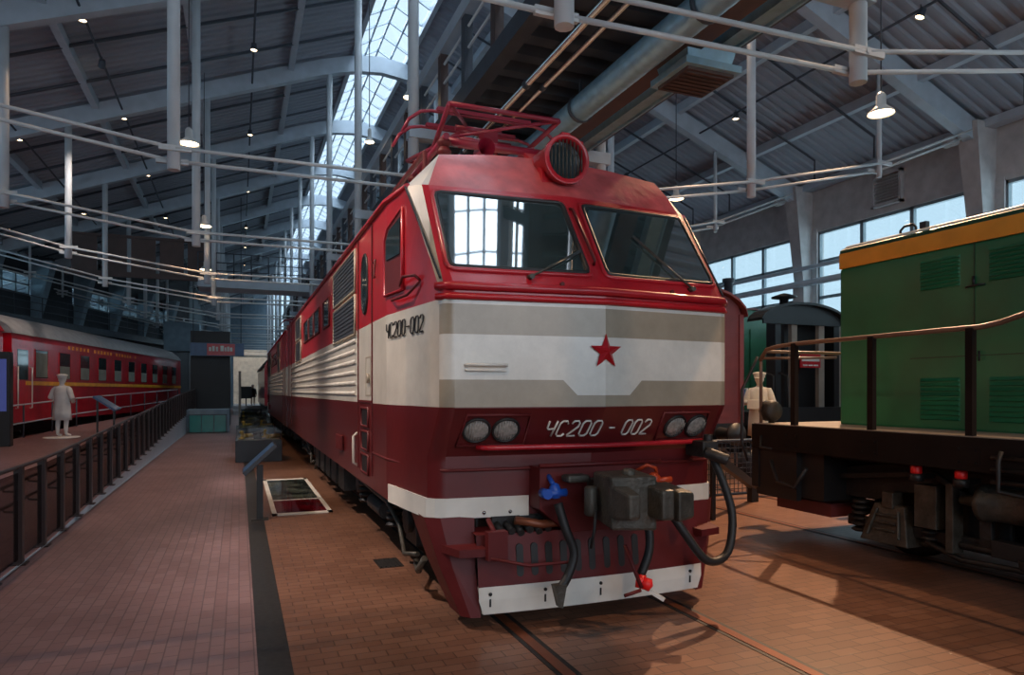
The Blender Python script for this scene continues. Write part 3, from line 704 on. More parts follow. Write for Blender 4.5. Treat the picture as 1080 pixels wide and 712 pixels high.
# plow and corner skirts
def py(x): return .16 + .05 * (abs(x) / 1.05) ** 2 - .06
pw = MB(); XS = [-1.05, -.8, -.5, -.25, 0, .25, .5, .8, 1.05]
pw.grid([[(x, py(x), .34) for x in XS], [(x, py(x) + .02, .52) for x in XS], [(x, py(x) + .06, .74) for x in XS], [(x, py(x) + .30, .76) for x in XS]]); 
pl_ = part('pilot_plate', pw, 'dred')
sl2 = MB()
for x in (-.70, -.575, -.45, -.32, -.19, -.06, .08, .22, .36):
    c = [(x, py(x) - .002 + .018, .50 - 0)]
    o = [(x + .030 * math.cos(a), py(x) + .012 + .028 * ((.53 + .10 * sg + .030 * math.sin(a) - .34) / .2) * .7, .53 + .10 * sg + .030 * math.sin(a)) for sg, ra in ((1, range(0, 7)), (-1, range(6, 13))) for a in [PI * i / 6 for i in ra]]
    o = [(p[0], p[1] - .012, p[2]) for p in o]
    sl2.prism(o, (0, .02, 0))
obj('slot', sl2, 'black', pl_)
bp = MB(); rows_ = []
for z, dy in ((.345, -.012), (.24, -.016), (.13, -.012)):
    rows_.append([(x * (1 if z > .2 else .965), py(x) + dy, z) for x in XS])
rows_.append([(p[0], p[1] + .03, p[2]) for p in rows_[-1]]); rows_.append([(x, py(x) + .02, .345) for x in XS])
bp.grid(rows_); bl_ = part('pilot_blade', bp, 'white')
for x in (-.96, -.50, 0, .92):
    bo = MB(); bo.lathe((x, py(x) - .018, .29), [(.014, 0), (.014, .01), (.001, .012)], 8, axis=(0, -1, 0)); obj('bolt', bo, 'black', bl_)
    obj('slot', MB().box(x - .007, x + .007, py(x) - .022, py(x), .19, .25), 'black', bl_)
for s in (-1, 1):
    k = MB(); T = [(1.41, .95), (1.41, .45), (1.30, .36), (1.02, .34)]; Bm = [(1.17, .52), (1.16, .26), (1.10, .19), (1.02, .17)]
    k.grid([[(s * x, y, .87) for x, y in T], [(s * (x * .5 + x2 * .5 + .02), y * .5 + y2 * .5, .48) for (x, y), (x2, y2) in zip(T, Bm)], [(s * x, y, .10) for x, y in Bm]])
    k.grid([[(s * x, y + .0, z) for x, y, z in ((1.40, .94, .87), (1.17, .52, .10))], [(s * x, y, z) for x, y, z in ((1.02, .8, .87), (1.02, .5, .10))]])
    k.add([(s * x, y, .10) for x, y in Bm] + [(s * 1.02, .5, .10)], [(0, 1, 2, 3, 4)])
    part('corner_skirt', k, 'dred')
    st_ = MB(); st_.hexa([(s * 1.22, .10, .60), (s * 1.00, .06, .60), (s * 1.00, .36, .60), (s * 1.30, .36, .60)], [(s * 1.22, .10, .66), (s * 1.00, .06, .66), (s * 1.00, .36, .66), (s * 1.30, .36, .66)]); part('corner_step', st_, 'dred')
lv = MB(); lv.box(-1.02, -.86, .0, .08, .58, .80); lv.tube([(-1.0, .0, .60), (-.72, -.08, .54), (-.34, -.10, .54), (-.34, -.10, .72)], .013, 6); lv.cyl((-.95, .05, .78), (-.95, .2, .86), .02); part('uncoupling_lever', lv, 'dred')
gb = MB(); gb.box(-.88, -.34, .30, .65, .70, .86)
for i in range(6): gb.cyl((-.84 + i * .08, .16, .74 + .02 * (i % 2)), (-.84 + i * .08, .32, .80), .03, n=8)
part('buffer_gear', gb, 'under'); part('air_pipe', MB().tube([(-.72, .2, .84), (-.5, .16, .80), (-.3, .18, .80), (.9, .2, .82)], .035, 8), 'rail')
rd = MB(); rd.cyl((.06, -.20, .66), (.14, -.32, .34), .016); rd.cyl((.12, -.34, .33), (-.02, -.33, .30), .014); part('drag_rod', rd, 'dred')
# cab side: gutter, door, windows, steps
for s in (-1, 1):
    part('gutter', MB().tube([(s * 1.43, .93, 3.665), (s * 1.51, 1.55, 3.67), (s * 1.51, BL, 3.67)], .028, 6), 'red')
    edge = MB(); edge.tube([(s * 1.345, .20, 2.76), (s * 1.452, .93, 3.655)], .010, 6); part('pillar_seam', edge, 'black')
    # door
    d0, d1 = 2.22, 3.10; X = s * 1.5
    sm = MB()
    for y in (d0, d1): sm.box(X - .012, X + .012, y - .014, y + .014, 1.0, 3.62)
    sm.box(X - .01, X + .01, d0, d1, 1.76, 1.785); dr = part('cab_door', sm, 'dred')
    ov_ = [(X + s * .004, 2.66 + .17 * math.cos(a), 3.06 + .22 * math.sin(a) + (.10 if math.sin(a) > 0 else -.10)) for a in [2 * PI * i / 24 for i in range(24)]]
    obj('door_window', MB().prism([(X, p[1], p[2]) for p in ov_], (s * .012, 0, 0)), 'darkglass', dr); obj('window_seal', MB().tube(ov_, .018, 6, closed=True), 'black', dr)
    hk = MB(); hk.cyl((X, 2.42, 2.02), (X + s * .03, 2.42, 2.02), .05); hk.box(X - .004, X + .016, 2.32, 2.62, 1.83, 1.845); hk.box(X - .004, X + .016, 2.32, 2.62, 2.24, 2.255); hk.box(X - .004, X + .014, 2.32, 2.34, 1.83, 2.25); hk.box(X - .004, X + .014, 2.60, 2.62, 1.83, 2.25); obj('lock_panel', hk, 'taupe', dr)
    for z in (1.60, 1.345, 1.09):
        stp = MB(); stp.box(X - s * .0, X + s * .008, 2.44, 2.84, z - .09, z + .09); q = part('step_recess', stp, 'black')
        obj('step_rim', MB().tube([(X + s * .008, a, b) for a, b in ((2.42, z - .1), (2.86, z - .1), (2.86, z + .1), (2.42, z + .1))], .016, 6, closed=True), 'dred', q)
    hr = MB(); hr.tube([(X, d1 + .07, 1.02), (X + s * .05, d1 + .07, 1.05), (X + s * .05, d1 + .07, 1.36), (X, d1 + .07, 1.40)], .016, 8); part('door_handrail', hr, 'cream')
    # cab side window
    def sd(y, z, o): return (s * (sidex(y) + o), y, z)
    q = [(1.42, 3.40), (1.02, 3.50), (1.02, 2.78), (1.52, 2.78), (1.52, 3.3)]
    wn_ = part('cab_window', MB().prism([sd(y, z, .002) for y, z in q], (s * .014, 0, 0)), 'dred')
    obj('window_rim', MB().tube([sd(y, z, .012) for y, z in q], .018, 8, closed=True), 'red', wn_)
    q2 = [(1.36, 3.36), (1.06, 3.42), (1.06, 3.10), (1.44, 3.10), (1.44, 3.28)]
    obj('window_pane', MB().prism([sd(y, z, .016) for y, z in q2], (s * .010, 0, 0)), 'darkglass', wn_)
    mr = MB(); mr.tube([sd(1.10, 2.82, .01), sd(.85, 2.86, .07), sd(.62, 2.84, .05), sd(.62, 2.80, 0)], .012, 6); mr.tube([sd(1.35, 2.74, 0), sd(1.2, 2.70, .05), sd(.8, 2.70, .05), sd(.6, 2.78, .02)], .012, 6); part('mirror_arm', mr, 'dred')
    zz = MB(); zz.tube([sd(1.98, 3.17, .03), sd(1.92, 3.20, .03), sd(1.99, 3.02, .03), sd(1.92, 3.02, .03)], .012, 6); part('hook_handle', zz, 'dred')
    # grilles, windows, ribs
    for (ya, yb) in ((3.28, 5.25), (10.9, 12.3)):
        for (za, zb) in ((2.56, 3.02), (3.08, 3.56)):
            g_ = MB(); g_.box(X, X + s * .015, ya, yb, za, zb)
            for i in range(int((zb - za) / .05)): g_.box(X + s * .012, X + s * .024, ya + .03, yb - .03, za + .02 + i * .05, za + .045 + i * .05)
            gp = part('vent_grille', g_, 'grille')
            obj('grille_frame', MB().tube([(X + s * .012, a, b) for a, b in ((ya, za), (yb, za), (yb, zb), (ya, zb))], .018, 6, closed=True), 'taupe', gp)
    for ya, yb in ((5.8, 6.6), (7.2, 8.05), (8.2, 9.05), (9.2, 10.1)):
        o = [(X + s * .004, a, b) for a, b in ((ya, 2.90), (yb, 2.90), (yb, 3.32), (ya, 3.32))]
        ww = part('side_window', MB().prism([(X, p[1], p[2]) for p in o], (s * .012, 0, 0)), 'darkglass'); obj('window_seal', MB().tube(o, .022, 6, closed=True), 'dred', ww)
    for i in range(6):
        z = 1.86 + i * .125; part('side_rib', MB().tube([(X, 3.3, z), (X, 13.8, z)], .026, 6), 'cream')
    for y in (13.9, 14.9):
        part('door_seam', MB().box(X - .012, X + .012, y - .014, y + .014, 1.0, 3.62), 'dred')
    hc = MB(); hc.box(X - .01, X + s * .05, 4.3, 4.75, 1.10, 1.30); part('side_socket', hc, 'dred', bevel=.01)
# underframe, bogies
uf = MB(); uf.box(-1.15, 1.15, 1.0, BL - .1, .80, .9)
for y in (5.6, 6.5, 7.3, 8.2, 9.1): uf.box(-1.32, -.95, y, y + .6, .38, .88); uf.box(.95, 1.32, y, y + .6, .38, .88)
part('underframe', uf, 'under')
for y0_ in (1.35, 10.3):
    for s in (-1, 1):
        bf = MB(); bf.box(s * 1.08 - .06, s * 1.08 + .06, y0_ - .2, y0_ + 4.2, .55, .78)
        for yy in (.5, 3.5): bf.box(s * 1.02 - .16, s * 1.02 + .16, y0_ + yy - .22, y0_ + yy + .22, .36, .76); bf.cyl((s * 1.18, y0_ + yy, .60), (s * 1.24, y0_ + yy, .60), .14)
        for yy in (1.1, 2.9):
            for i in range(5): bf.lathe((s * 1.22, y0_ + yy, .42 + i * .07), [(.07, 0), (.095, .02), (.095, .03), (.07, .05)], 12)
        bf.cyl((s * 1.2, y0_ + 1.6, .5), (s * 1.2, y0_ + 2.4, .5), .10); part('bogie_frame', bf, 'under', bevel=.012)
        for yy in (.5, 3.5):
            wl_ = MB(); wl_.lathe((s * .76 - .06, y0_ + yy, .60), [(.001, 0), (.55, 0), (.60, .02), (.60, .12), (.001, .13)], 28, axis=(1, 0, 0)); part('wheel', wl_, 'under')
        pp = MB(); pp.tube([(s * 1.3, y0_ - .25, .42), (s * 1.34, y0_ + .1, .35), (s * 1.3, y0_ + .5, .55), (s * 1.34, y0_ + .9, .72), (s * 1.3, y0_ + 4, .74)], .022, 8); pp.tube([(s * 1.26, y0_ - .35, .40), (s * 1.28, y0_ - .2, .26), (s * 1.24, y0_ + .05, .28)], .03, 8)
        part('sand_pipe', pp, 'iron')
# pantograph and roof gear
pt_ = MB(); Y0 = 3.2; ZP = 4.76
pt_.tube([(-.62, Y0 - .55, ZP), (.62, Y0 - .55, ZP)], .050, 10); pt_.tube([(-.62, Y0 + .75, ZP), (.62, Y0 + .75, ZP)], .045, 10)
for s in (-1, 1): pt_.tube([(s * .62, Y0 - .7, ZP), (s * .62, Y0 + 1.0, ZP)], .04, 8)
pt_.cyl((-.32, Y0 - .2, ZP + .14), (.34, Y0 - .2, ZP + .14), .07); pt_.cyl((.05, Y0 - .55, ZP), (.05, Y0 + .2, ZP + .18), .05); pt_.box(-.05, .13, Y0 - .35, Y0 - .15, ZP, ZP + .28)
P0 = part('pantograph_base', pt_, 'panto')
for sx, sy in ((-1, -1), (1, -1), (-1, 1), (1, 1)):
    iv = MB(); x, y = sx * .62, Y0 + (.85 if sy > 0 else -.6)
    for i in range(7): iv.lathe((x, y, 4.04 + i * .104), [(.05, 0), (.085, .04), (.085, .055), (.05, .106)], 14)
    part('insulator', iv, 'dred')
pa = MB()
for s in (-1, 1):
    pa.tube([(s * .50, Y0 - .55, ZP + .04), (s * .66, Y0 + 1.05, ZP + .26)], .030, 8); pa.tube([(s * .50, Y0 + .75, ZP + .04), (s * .66, Y0 - .95, ZP + .26)], .030, 8)
    pa.tube([(s * .66, Y0 + 1.05, ZP + .26), (s * .20, Y0 + .18, ZP + .40)], .022, 8); pa.tube([(s * .66, Y0 - .95, ZP + .26), (s * .20, Y0 - .1, ZP + .40)], .022, 8)
pa.tube([(-.66, Y0 - .95, ZP + .26), (.66, Y0 - .95, ZP + .26)], .030, 8); pa.tube([(-.66, Y0 + 1.05, ZP + .26), (.66, Y0 + 1.05, ZP + .26)], .030, 8)
pa.tube([(-.5, Y0 - .55, ZP + .06), (.66, Y0 - .95, ZP + .26)], .018, 8); pa.tube([(.3, Y0, ZP + .39), (-.3, Y0, ZP + .39)], .04, 8)
part('pantograph_arm', pa, 'panto')
for dy in (-.22, .30):
    ph = MB(); z = ZP + .46
    ph.tube([(-1.02, Y0 + dy, z - .30), (-.94, Y0 + dy, z - .14), (-.80, Y0 + dy, z - .03), (-.66, Y0 + dy, z), (.66, Y0 + dy, z), (.80, Y0 + dy, z - .03), (.94, Y0 + dy, z - .14), (1.02, Y0 + dy, z - .30)], .020, 8)
    ph.box(-.60, .60, Y0 + dy - .05, Y0 + dy + .05, z, z + .045); part('collector_pan', ph, 'panto')
rb = MB()
for s in (-1, 1):
    rb.tube([(s * 1.0, 2.0, 4.14), (s * 1.0, 2.0, 4.36), (s * 1.0, 12.5, 4.36), (s * 1.0, 12.5, 4.1)], .03, 8)
rb.box(-.6, .6, 5.2, 7.4, 4.1, 4.42); rb.box(-.5, .5, 8.2, 10.4, 4.1, 4.36); part('roof_gear', rb, 'dred', bevel=.02)
hn = MB(); hn.lathe((-.55, 1.35, 4.26), [(.09, 0), (.03, .12), (.02, .4)], 14, axis=(0, 1, 0)); hn.cyl((-.55, 1.6, 4.0), (-.55, 1.6, 4.25), .03); part('horn', hn, 'panto')
loco.location = LOCO
rear = copy_tree(loco); rear.location = (LOCO[0], LOCO[1] + 2 * BL + .55, 0); rear.rotation_euler = (0, 0, PI)
rear['label'] = 'second section of the red and white locomotive, coupled behind the front one'
# ------------------------------------------------------------------ green shunting locomotive on the right
gl = thing('diesel_locomotive', 'green diesel locomotive with an orange band, railings and black frame', 'locomotive', (7.95, 7.3, 0))
def gp(name, mb, m, parent=None, **k): return obj(name, mb, m, parent or gl, **k)
HX0, HX1, HY0, HY1 = 7.22, 8.68, -6.0, 6.63
hb = MB(); hb.box(HX0, HX1, HY0, HY1, 1.45, 3.46); gp('hood', hb, 'green', bevel=.03)
bd = MB(); bd.box(HX0 - .004, HX1 + .004, HY0 - .004, HY1 + .004, 3.46, 3.655); gp('orange_band', bd, 'yellow')
rf = MB(); sec = [(HX0, 3.655), (HX0 + .01, 3.70), (HX0 + .10, 3.745), (7.95, 3.82), (HX1 - .10, 3.745), (HX1 - .01, 3.70), (HX1, 3.655)]
rf.prism([(x, HY1, z) for x, z in sec], (0, HY0 - HY1, 0)); gp('hood_roof', rf, 'dgreen')
e = MB(); e.tube([(HX0 + .02, HY1 - .02, 3.50), (HX0 + .03, HY1 - .01, 3.68), (HX0 + .08, HY1 - .05, 3.735), (HX0 + .08, HY0, 3.735)], .022, 8); gp('roof_edge', e, 'cream')
for yy in (5.85, 3.95, 1.9):
    lf = MB(); lf.tube([(HX0 + .12, yy, 3.74), (HX0 + .12, yy, 3.80), (HX0 + .12, yy - .05, 3.84), (HX0 + .12, yy - .17, 3.84), (HX0 + .12, yy - .2, 3.80), (HX0 + .12, yy - .2, 3.74)], .016, 6); lf.box(HX0 + .10, HX0 + .16, yy - .34, yy - .26, 3.74, 3.84); gp('lifting_eye', lf, 'black')
yk = 5.27
for i in range(8):
    y = yk - .77 * i
    for za, zb in ((3.02, 3.37), (1.56, 2.04)):
        l = MB(); nn = 8 if zb > 3 else 9; h = (zb - za) / nn
        for k in range(nn):
            z = za + k * h
            l.add([(HX0 + .003, y - .23, z), (HX0 + .003, y + .23, z), (HX0 - .022, y + .22, z + h * .25), (HX0 - .022, y - .22, z + h * .25), (HX0 + .003, y - .23, z + h * .92), (HX0 + .003, y + .23, z + h * .92)],
                  [(0, 1, 2, 3), (3, 2, 5, 4), (0, 3, 4), (1, 5, 2)])
        gp('hood_louvre', l, 'green')
    s_ = MB(); s_.box(HX0 - .006, HX0 + .004, y - .385 - .006, y - .385 + .006, 1.5, 3.45); s_.box(HX0 - .004, HX0 + .004, y - .36, y + .36, 2.255, 2.265); gp('door_seam', s_, 'dgreen')
    if i % 2 == 0:
        hg = MB()
        for z in (2.28, 1.86, 3.05): hg.cyl((HX0 - .015, y - .385, z - .05), (HX0 - .015, y - .385, z + .05), .014, n=8)
        hg.tube([(HX0 - .01, y - .30, 2.99), (HX0 - .045, y - .34, 2.99), (HX0 - .045, y - .46, 3.0), (HX0 - .01, y - .50, 3.0)], .011, 6)
        hg.tube([(HX0 - .01, y - .44, 2.30), (HX0 - .04, y - .46, 2.30), (HX0 - .04, y - .46, 2.20)], .010, 6); gp('door_catch', hg, 'black')
dk = MB(); dk.box(6.40, 9.50, -6.4, 7.28, 1.41, 1.46); gp('deck', dk, 'wood')
fr = MB(); fr.box(6.38, 6.48, -6.4, 7.3, 1.13, 1.45); fr.box(9.42, 9.52, -6.4, 7.3, 1.13, 1.45); fr.box(6.6, 9.3, -6.2, 7.1, 1.08, 1.4); gp('frame', fr, 'rust')
kb = MB()
kb.prism([(6.40, 7.32, 1.44), (6.40, 7.32, .62), (6.55, 7.32, .50), (9.35, 7.32, .50), (9.5, 7.32, .62), (9.5, 7.32, 1.44)], (0, -.12, 0))
kb.box(6.42, 6.50, 6.55, 7.25, .52, 1.15); kb.box(9.40, 9.48, 6.55, 7.25, .52, 1.15); kb.box(6.5, 9.4, 6.2, 7.2, .56, 1.12); gp('end_plate', kb, 'black')
gp('rail_guard', MB().box(6.72, 7.5, 6.3, 7.2, .34, .50), 'wagonred')
for i in range(3): gp('side_step', MB().box(6.44, 6.72, 6.62, 7.15, .58 + i * .28, .61 + i * .28), 'under')
# railings
rl = MB(); rl.tube([(6.47, 7.24, 2.30), (6.45, 7.10, 2.43), (6.44, 6.9, 2.46), (6.44, 6.6, 2.475), (6.44, 4.3, 2.485), (6.44, 4.12, 2.51), (6.44, 3.9, 2.57), (6.44, 3.6, 2.58), (6.44, -5.6, 2.58)], .026, 10); gp('top_rail', rl, 'railbrown')
rl = MB(); rl.tube([(6.50, 7.26, 1.46), (6.50, 7.26, 2.30), (6.6, 7.27, 2.42), (9.3, 7.27, 2.42), (9.42, 7.27, 2.3), (9.42, 7.27, 1.46)], .022, 8); rl.tube([(6.46, 7.2, 2.32), (7.2, 6.66, 2.32)], .016, 8); gp('end_rail', rl, 'railbrown')
for y in (6.6, 5.48, 4.39, 2.9, 1.4, 0, -2):
    t_ = 2.58 if y < 3.8 else 2.48
    p = MB(); p.box(6.405, 6.465, y - .035, y + .035, 1.2, t_); p.box(6.375, 6.39, y - .12, y + .12, 1.18, 1.36)
    for dy in (-.08, .08):
        for z in (1.21, 1.33): p.cyl((6.385, y + dy, z), (6.36, y + dy, z), .016, n=8)
    gp('rail_post', p, 'rust')
for x in (7.15, 8.75):
    bf = MB(); bf.lathe((x, 7.3, 1.07), [(.13, 0), (.11, .3), (.07, .32), (.07, .5), (.23, .52), (.23, .58), (.001, .60)], 22, axis=(0, 1, 0)); gp('buffer', bf, 'black')
lampb = MB(); lampb.lathe((6.62, 7.12, 1.62), [(.001, 0), (.12, .0), (.14, .04), (.14, .16), (.001, .18)], 18, axis=(0, 1, 0)); lampb.cyl((6.62, 7.2, 1.46), (6.62, 7.2, 1.56), .04); gp('end_lamp', lampb, 'under')
hr = MB(); hr.tube([(6.36, 7.36, .95), (6.30, 7.40, 1.2), (6.30, 7.40, 1.9), (6.42, 7.36, 2.15), (6.48, 7.30, 2.35)], .020, 8); gp('corner_handrail', hr, 'black')
hz = MB(); hz.tube([(6.34, 6.9, 1.0), (6.30, 6.75, .75), (6.34, 6.5, .70), (6.38, 6.35, .95)], .025, 8); hz.tube([(6.36, 7.1, 1.30), (6.3, 7.05, 1.16), (6.3, 6.85, 1.15)], .016, 6); gp('brake_hose', hz, 'rubber')
# bogie
bg = MB(); X = 6.86
arch = [(6.25, .62), (6.25, .95), (5.9, 1.02), (5.3, 1.10), (4.7, 1.12), (4.1, 1.08), (3.4, 1.0), (2.6, .98), (1.8, 1.0), (1.2, .9), (1.2, .55), (1.7, .62), (2.6, .74), (3.4, .74), (4.2, .78), (4.8, .80), (5.4, .76), (5.8, .62)]
bg.prism([(X, y, z) for y, z in arch], (.12, 0, 0)); gp('bogie_frame', bg, 'under', bevel=.012)
for y in (5.55, 3.6, 1.7):
    w_ = MB(); w_.lathe((7.15, y, .52), [(.001, 0), (.46, 0), (.52, .02), (.52, .12), (.001, .13)], 28, axis=(1, 0, 0)); gp('wheel', w_, 'under')
for y in (5.5, 3.5, 1.6):
    ab = MB(); ab.hexa([(X - .24, y - .30, .20), (X - .24, y + .30, .20), (X, y + .30, .20), (X, y - .30, .20)], [(X - .14, y - .19, .62), (X - .14, y + .19, .62), (X, y + .19, .62), (X, y - .19, .62)])
    ab.box(X - .17, X, y - .07, y + .07, .58, .76)
    for s in (-1, 1): ab.bar((X - .245, y + s * .20, .27), (X - .165, y + s * .13, .57), .03, .03)
    for z in (.33, .41, .49): ab.box(X - .235 + (z - .33) * .2, X - .1, y - .13, y + .13, z, z + .025)
    gp('axle_box', ab, 'iron', bevel=.012)
    for s in (-1, 1):
        sp_ = MB()
        for i in range(6): sp_.lathe((X - .06, y + s * .44, .24 + i * .065), [(.07, 0), (.10, .018), (.10, .03), (.07, .048)], 14)
        gp('coil_spring', sp_, 'under')
for y0_, y1_ in ((4.55, 3.95), (2.2, 1.6)):
    bc = MB(); bc.lathe((X - .14, y0_ + .12, .80), [(.001, 0), (.05, .0), (.06, .16), (.14, .20), (.185, .22), (.185, .28), (.165, .29), (.165, .72), (.18, .73), (.18, .78), (.001, .80)], 20, axis=(0, -1, 0)); gp('brake_cylinder', bc, 'iron')
    bk = MB(); bk.bar((X - .1, y0_ - .1, .86), (X - .1, y0_ - .1, .30), .06, .12); bk.cyl((X - .12, y0_ + .15, .34), (X - .12, y0_ - 1.2, .34), .035); bk.box(X - .2, X - .06, y0_ - .6, y0_ - .2, .30, .46); bk.tube([(X - .15, y0_ + .5, .30), (X - .18, y0_ + .1, .20), (X - .15, y0_ - .4, .22), (X - .15, y0_ - 1.0, .16)], .03, 8); bk.lathe((X - .22, y0_ - .55, .24), [(.001, 0), (.07, .01), (.08, .10), (.001, .12)], 12)
    gp('brake_rigging', bk, 'under', bevel=.008)
for y in (4.97, 4.5):
    cb = MB(); cb.lathe((6.46, y, 1.035), [(.001, 0), (.050, 0), (.055, .02), (.055, .075), (.045, .085), (.001, .085)], 14); b = gp('red_cap', cb, 'capred'); obj('valve', MB().cyl((6.46, y, .96), (6.46, y, 1.04), .07).box(6.46, 6.7, y - .03, y + .03, .98, 1.03), 'black', b)
pp = MB()
for z in (1.28, 1.17, 1.06): pp.tube([(6.36, 4.15, z), (6.36, 3.0, z), (6.36, -3, z)], .022, 8)
pp.tube([(6.34, 4.05, 1.34), (6.30, 4.05, 1.25), (6.30, 4.05, .98), (6.36, 3.8, .95), (6.36, 2, .95)], .02, 8); gp('side_pipe', pp, 'under')
mt = MB(); mt.box(7.3, 8.6, 1.2, 6.1, .28, 1.1)
for y in (4.75, 2.65): mt.box(6.9, 7.3, y - .45, y + .45, .25, .75)
gp('traction_motor', mt, 'under', bevel=.03)
lb = MB(); lb.bar((X - .05, 6.1, .36), (X - .05, 1.2, .36), .08, .12); lb.bar((X - .1, 6.2, .86), (X - .1, 5.0, 1.02), .05, .06); lb.bar((X - .1, 5.0, 1.02), (X - .1, 4.6, .8), .05, .06); gp('equaliser_bar', lb, 'under', bevel=.01)
ctx = MB(); ctx.bar((X - .14, 4.75, .95), (X - .14, 4.75, .25), .16, .08); ctx.box(X - .2, X, 4.9, 5.15, .45, .9); gp('brake_hanger', ctx, 'iron', bevel=.008)
tk = MB(); tk.cyl((7.0, 3.4, 1.02), (7.0, 1.2, 1.02), .16, n=18); gp('air_tank', tk, 'iron')
fw = MB(); fw.box(6.75, 9.15, -5.8, .4, .5, 1.1); gp('fuel_tank', fw, 'under', bevel=.04)

# ------------------------------------------------------------------ red freight wagon behind the green locomotive
wg = thing('freight_wagon', 'red wagon with an arched roof edge glimpsed beyond the right corner of the locomotive', 'wagon', (7.95, 11, 0))
def boxwagon(root, x0, x1, y0, y1, zb, ze, za, body, roof, nplank=9):
    m = MB(); cx = (x0 + x1) / 2
    sec = [(x0, zb), (x1, zb), (x1, ze)] + [(cx + (x1 - cx) * math.cos(a), ze + (za - ze) * math.sin(a)) for a in [PI * i / 10 for i in range(1, 10)]] + [(x0, ze)]
    m.prism([(x, y0, z) for x, z in sec], (0, y1 - y0, 0)); obj('body', m, body, root)
    r = MB(); rows = []
    for y in (y0 - .12, y1 + .12):
        rows.append([(cx + (x1 - cx + .08) * math.cos(a), y, ze + (za - ze + .05) * math.sin(a)) for a in [PI * i / 12 for i in range(13)]])
    rows.append([(p[0], p[1], p[2] - .05) for p in rows[1]]); rows.append([(p[0], p[1], p[2] - .05) for p in rows[0]]); rows.append(rows[0]); r.grid(rows); obj('roof', r, roof, root)
    pl = MB()
    for i in range(nplank):
        z = zb + (ze - zb) * (i + .5) / nplank; pl.box(x0 - .008, x0, y0, y1, z, z + .02); pl.box(x1, x1 + .008, y0, y1, z, z + .02); pl.box(x0, x1, y0 - .008, y0, z, z + .02)
    for x in (x0, cx, x1): pl.box(x - .05, x + .05, y0 - .03, y0, zb, ze)
    obj('body_batten', pl, body, root)
    c = MB(); c.box(x0 + .1, x1 - .1, y0, y1, zb - .22, zb); 
    obj('chassis', c, 'black', root)
    for yy in (y0 + 1.3, y1 - 1.3):
        for x in (cx - .76, cx + .76):
            w_ = MB(); w_.lathe((x - .06, yy, .46), [(.001, 0), (.42, 0), (.46, .02), (.46, .12), (.001, .13)], 24, axis=(1, 0, 0)); obj('wheel', w_, 'black', root)
    for x in (cx - .87, cx + .87):
        b = MB(); b.lathe((x, y0, 1.06), [(.12, 0), (.10, .25), (.08, .42), (.22, .44), (.22, .50), (.001, .52)], 20, axis=(0, -1, 0)); obj('buffer', b, 'black', root)
boxwagon(wg, 6.58, 9.34, 11.0, 19.5, 1.25, 3.42, 3.95, 'wagonred', 'wagonred')
# steam locomotive cab beyond
sc_ = thing('steam_locomotive', 'black steam locomotive cab with an arched roof and red notice, behind the green locomotive', 'locomotive', (14.7, 15, 0))
def spart(n, m, mm, par=None): return obj(n, m, mm, par or sc_)
m = MB(); rows = []
for y in (14.6, 15.2): rows.append([(14.7 + 1.62 * math.sin(a), y, 3.75 + .62 * math.cos(a)) for a in [-1.35 + 2.7 * i / 14 for i in range(15)]])
rows.append([(x, y, z - .07) for x, y, z in rows[1]]); rows.append([(x, 14.6, z - .07) for x, y, z in rows[0]]); rows.append(rows[0]); m.grid(rows)
spart('roof', m, 'black')
m = MB(); m.prism([(14.7 + 1.5 * math.sin(a), 14.75, 3.72 + .58 * math.cos(a)) for a in [-1.2 + 2.4 * i / 12 for i in range(13)]] + [(16.1, 14.75, 3.75), (13.3, 14.75, 3.75)], (0, .06, 0)); spart('roof_gable', m, 'black')
for x0, x1 in ((13.75, 13.95), (15.9, 16.1)): spart('cab_wall', MB().box(x0, x1, 14.8, 15.15, 1.2, 3.95), 'black')
for x in (14.45, 15.45): spart('cab_pillar', MB().box(x - .10, x + .10, 14.82, 14.95, 1.3, 3.8), 'wood')
spart('boiler_front', MB().box(14.5, 15.95, 15.25, 15.6, 1.2, 3.9), 'black')
vt = MB(); vt.lathe((14.2, 14.95, 4.26), [(.12, 0), (.12, .2), (.34, .24), (.34, .28), (.1, .36), (.001, .38)], 18); spart('roof_vent', vt, 'black')
cf = MB(); cf.box(13.5, 16.1, 14.4, 17.2, .9, 1.3); cf.box(13.4, 16.0, 14.3, 14.5, .75, 1.45); spart('frame', cf, 'black')
for yy in (15.3, 16.7):
    for x in (13.94, 15.46):
        w_ = MB(); w_.lathe((x - .06, yy, .62), [(.001, 0), (.56, 0), (.62, .02), (.62, .12), (.001, .13)], 24, axis=(1, 0, 0)); spart('wheel', w_, 'black')
gt = MB()
for x in (13.4, 13.9): gt.tube([(x, 14.5, 1.3), (x, 14.5, 2.3), (x, 14.8, 2.4)], .025, 8)
spart('handrail', gt, 'black')
sg = MB().box(14.62, 15.35, 14.76, 14.80, 2.55, 2.93); s_ = spart('notice', sg, 'bright_red'); ww = MB()
ww.box(14.66, 15.31, 14.755, 14.765, 2.73, 2.87)
for i in range(3): ww.box(14.70 + i * .2, 14.86 + i * .2, 14.755, 14.765, 2.60, 2.64)
obj('notice_panel', ww, 'white', s_)
# green and red wagon further back by the window wall
g2 = thing('goods_van', 'green sided van with a red roof beyond the black cab', 'wagon', (15.9, 18, 0))
boxwagon(g2, 14.75, 17.0, 18.2, 26, 1.2, 3.95, 4.6, 'green', 'wagonred', 7)
m = MB(); m.lathe((15.6, 19.0, 4.3), [(.15, 0), (.15, 1.3), (.20, 1.32), (.20, 1.45), (.001, 1.46)], 14); obj('stove_pipe', m, 'darksteel', g2)

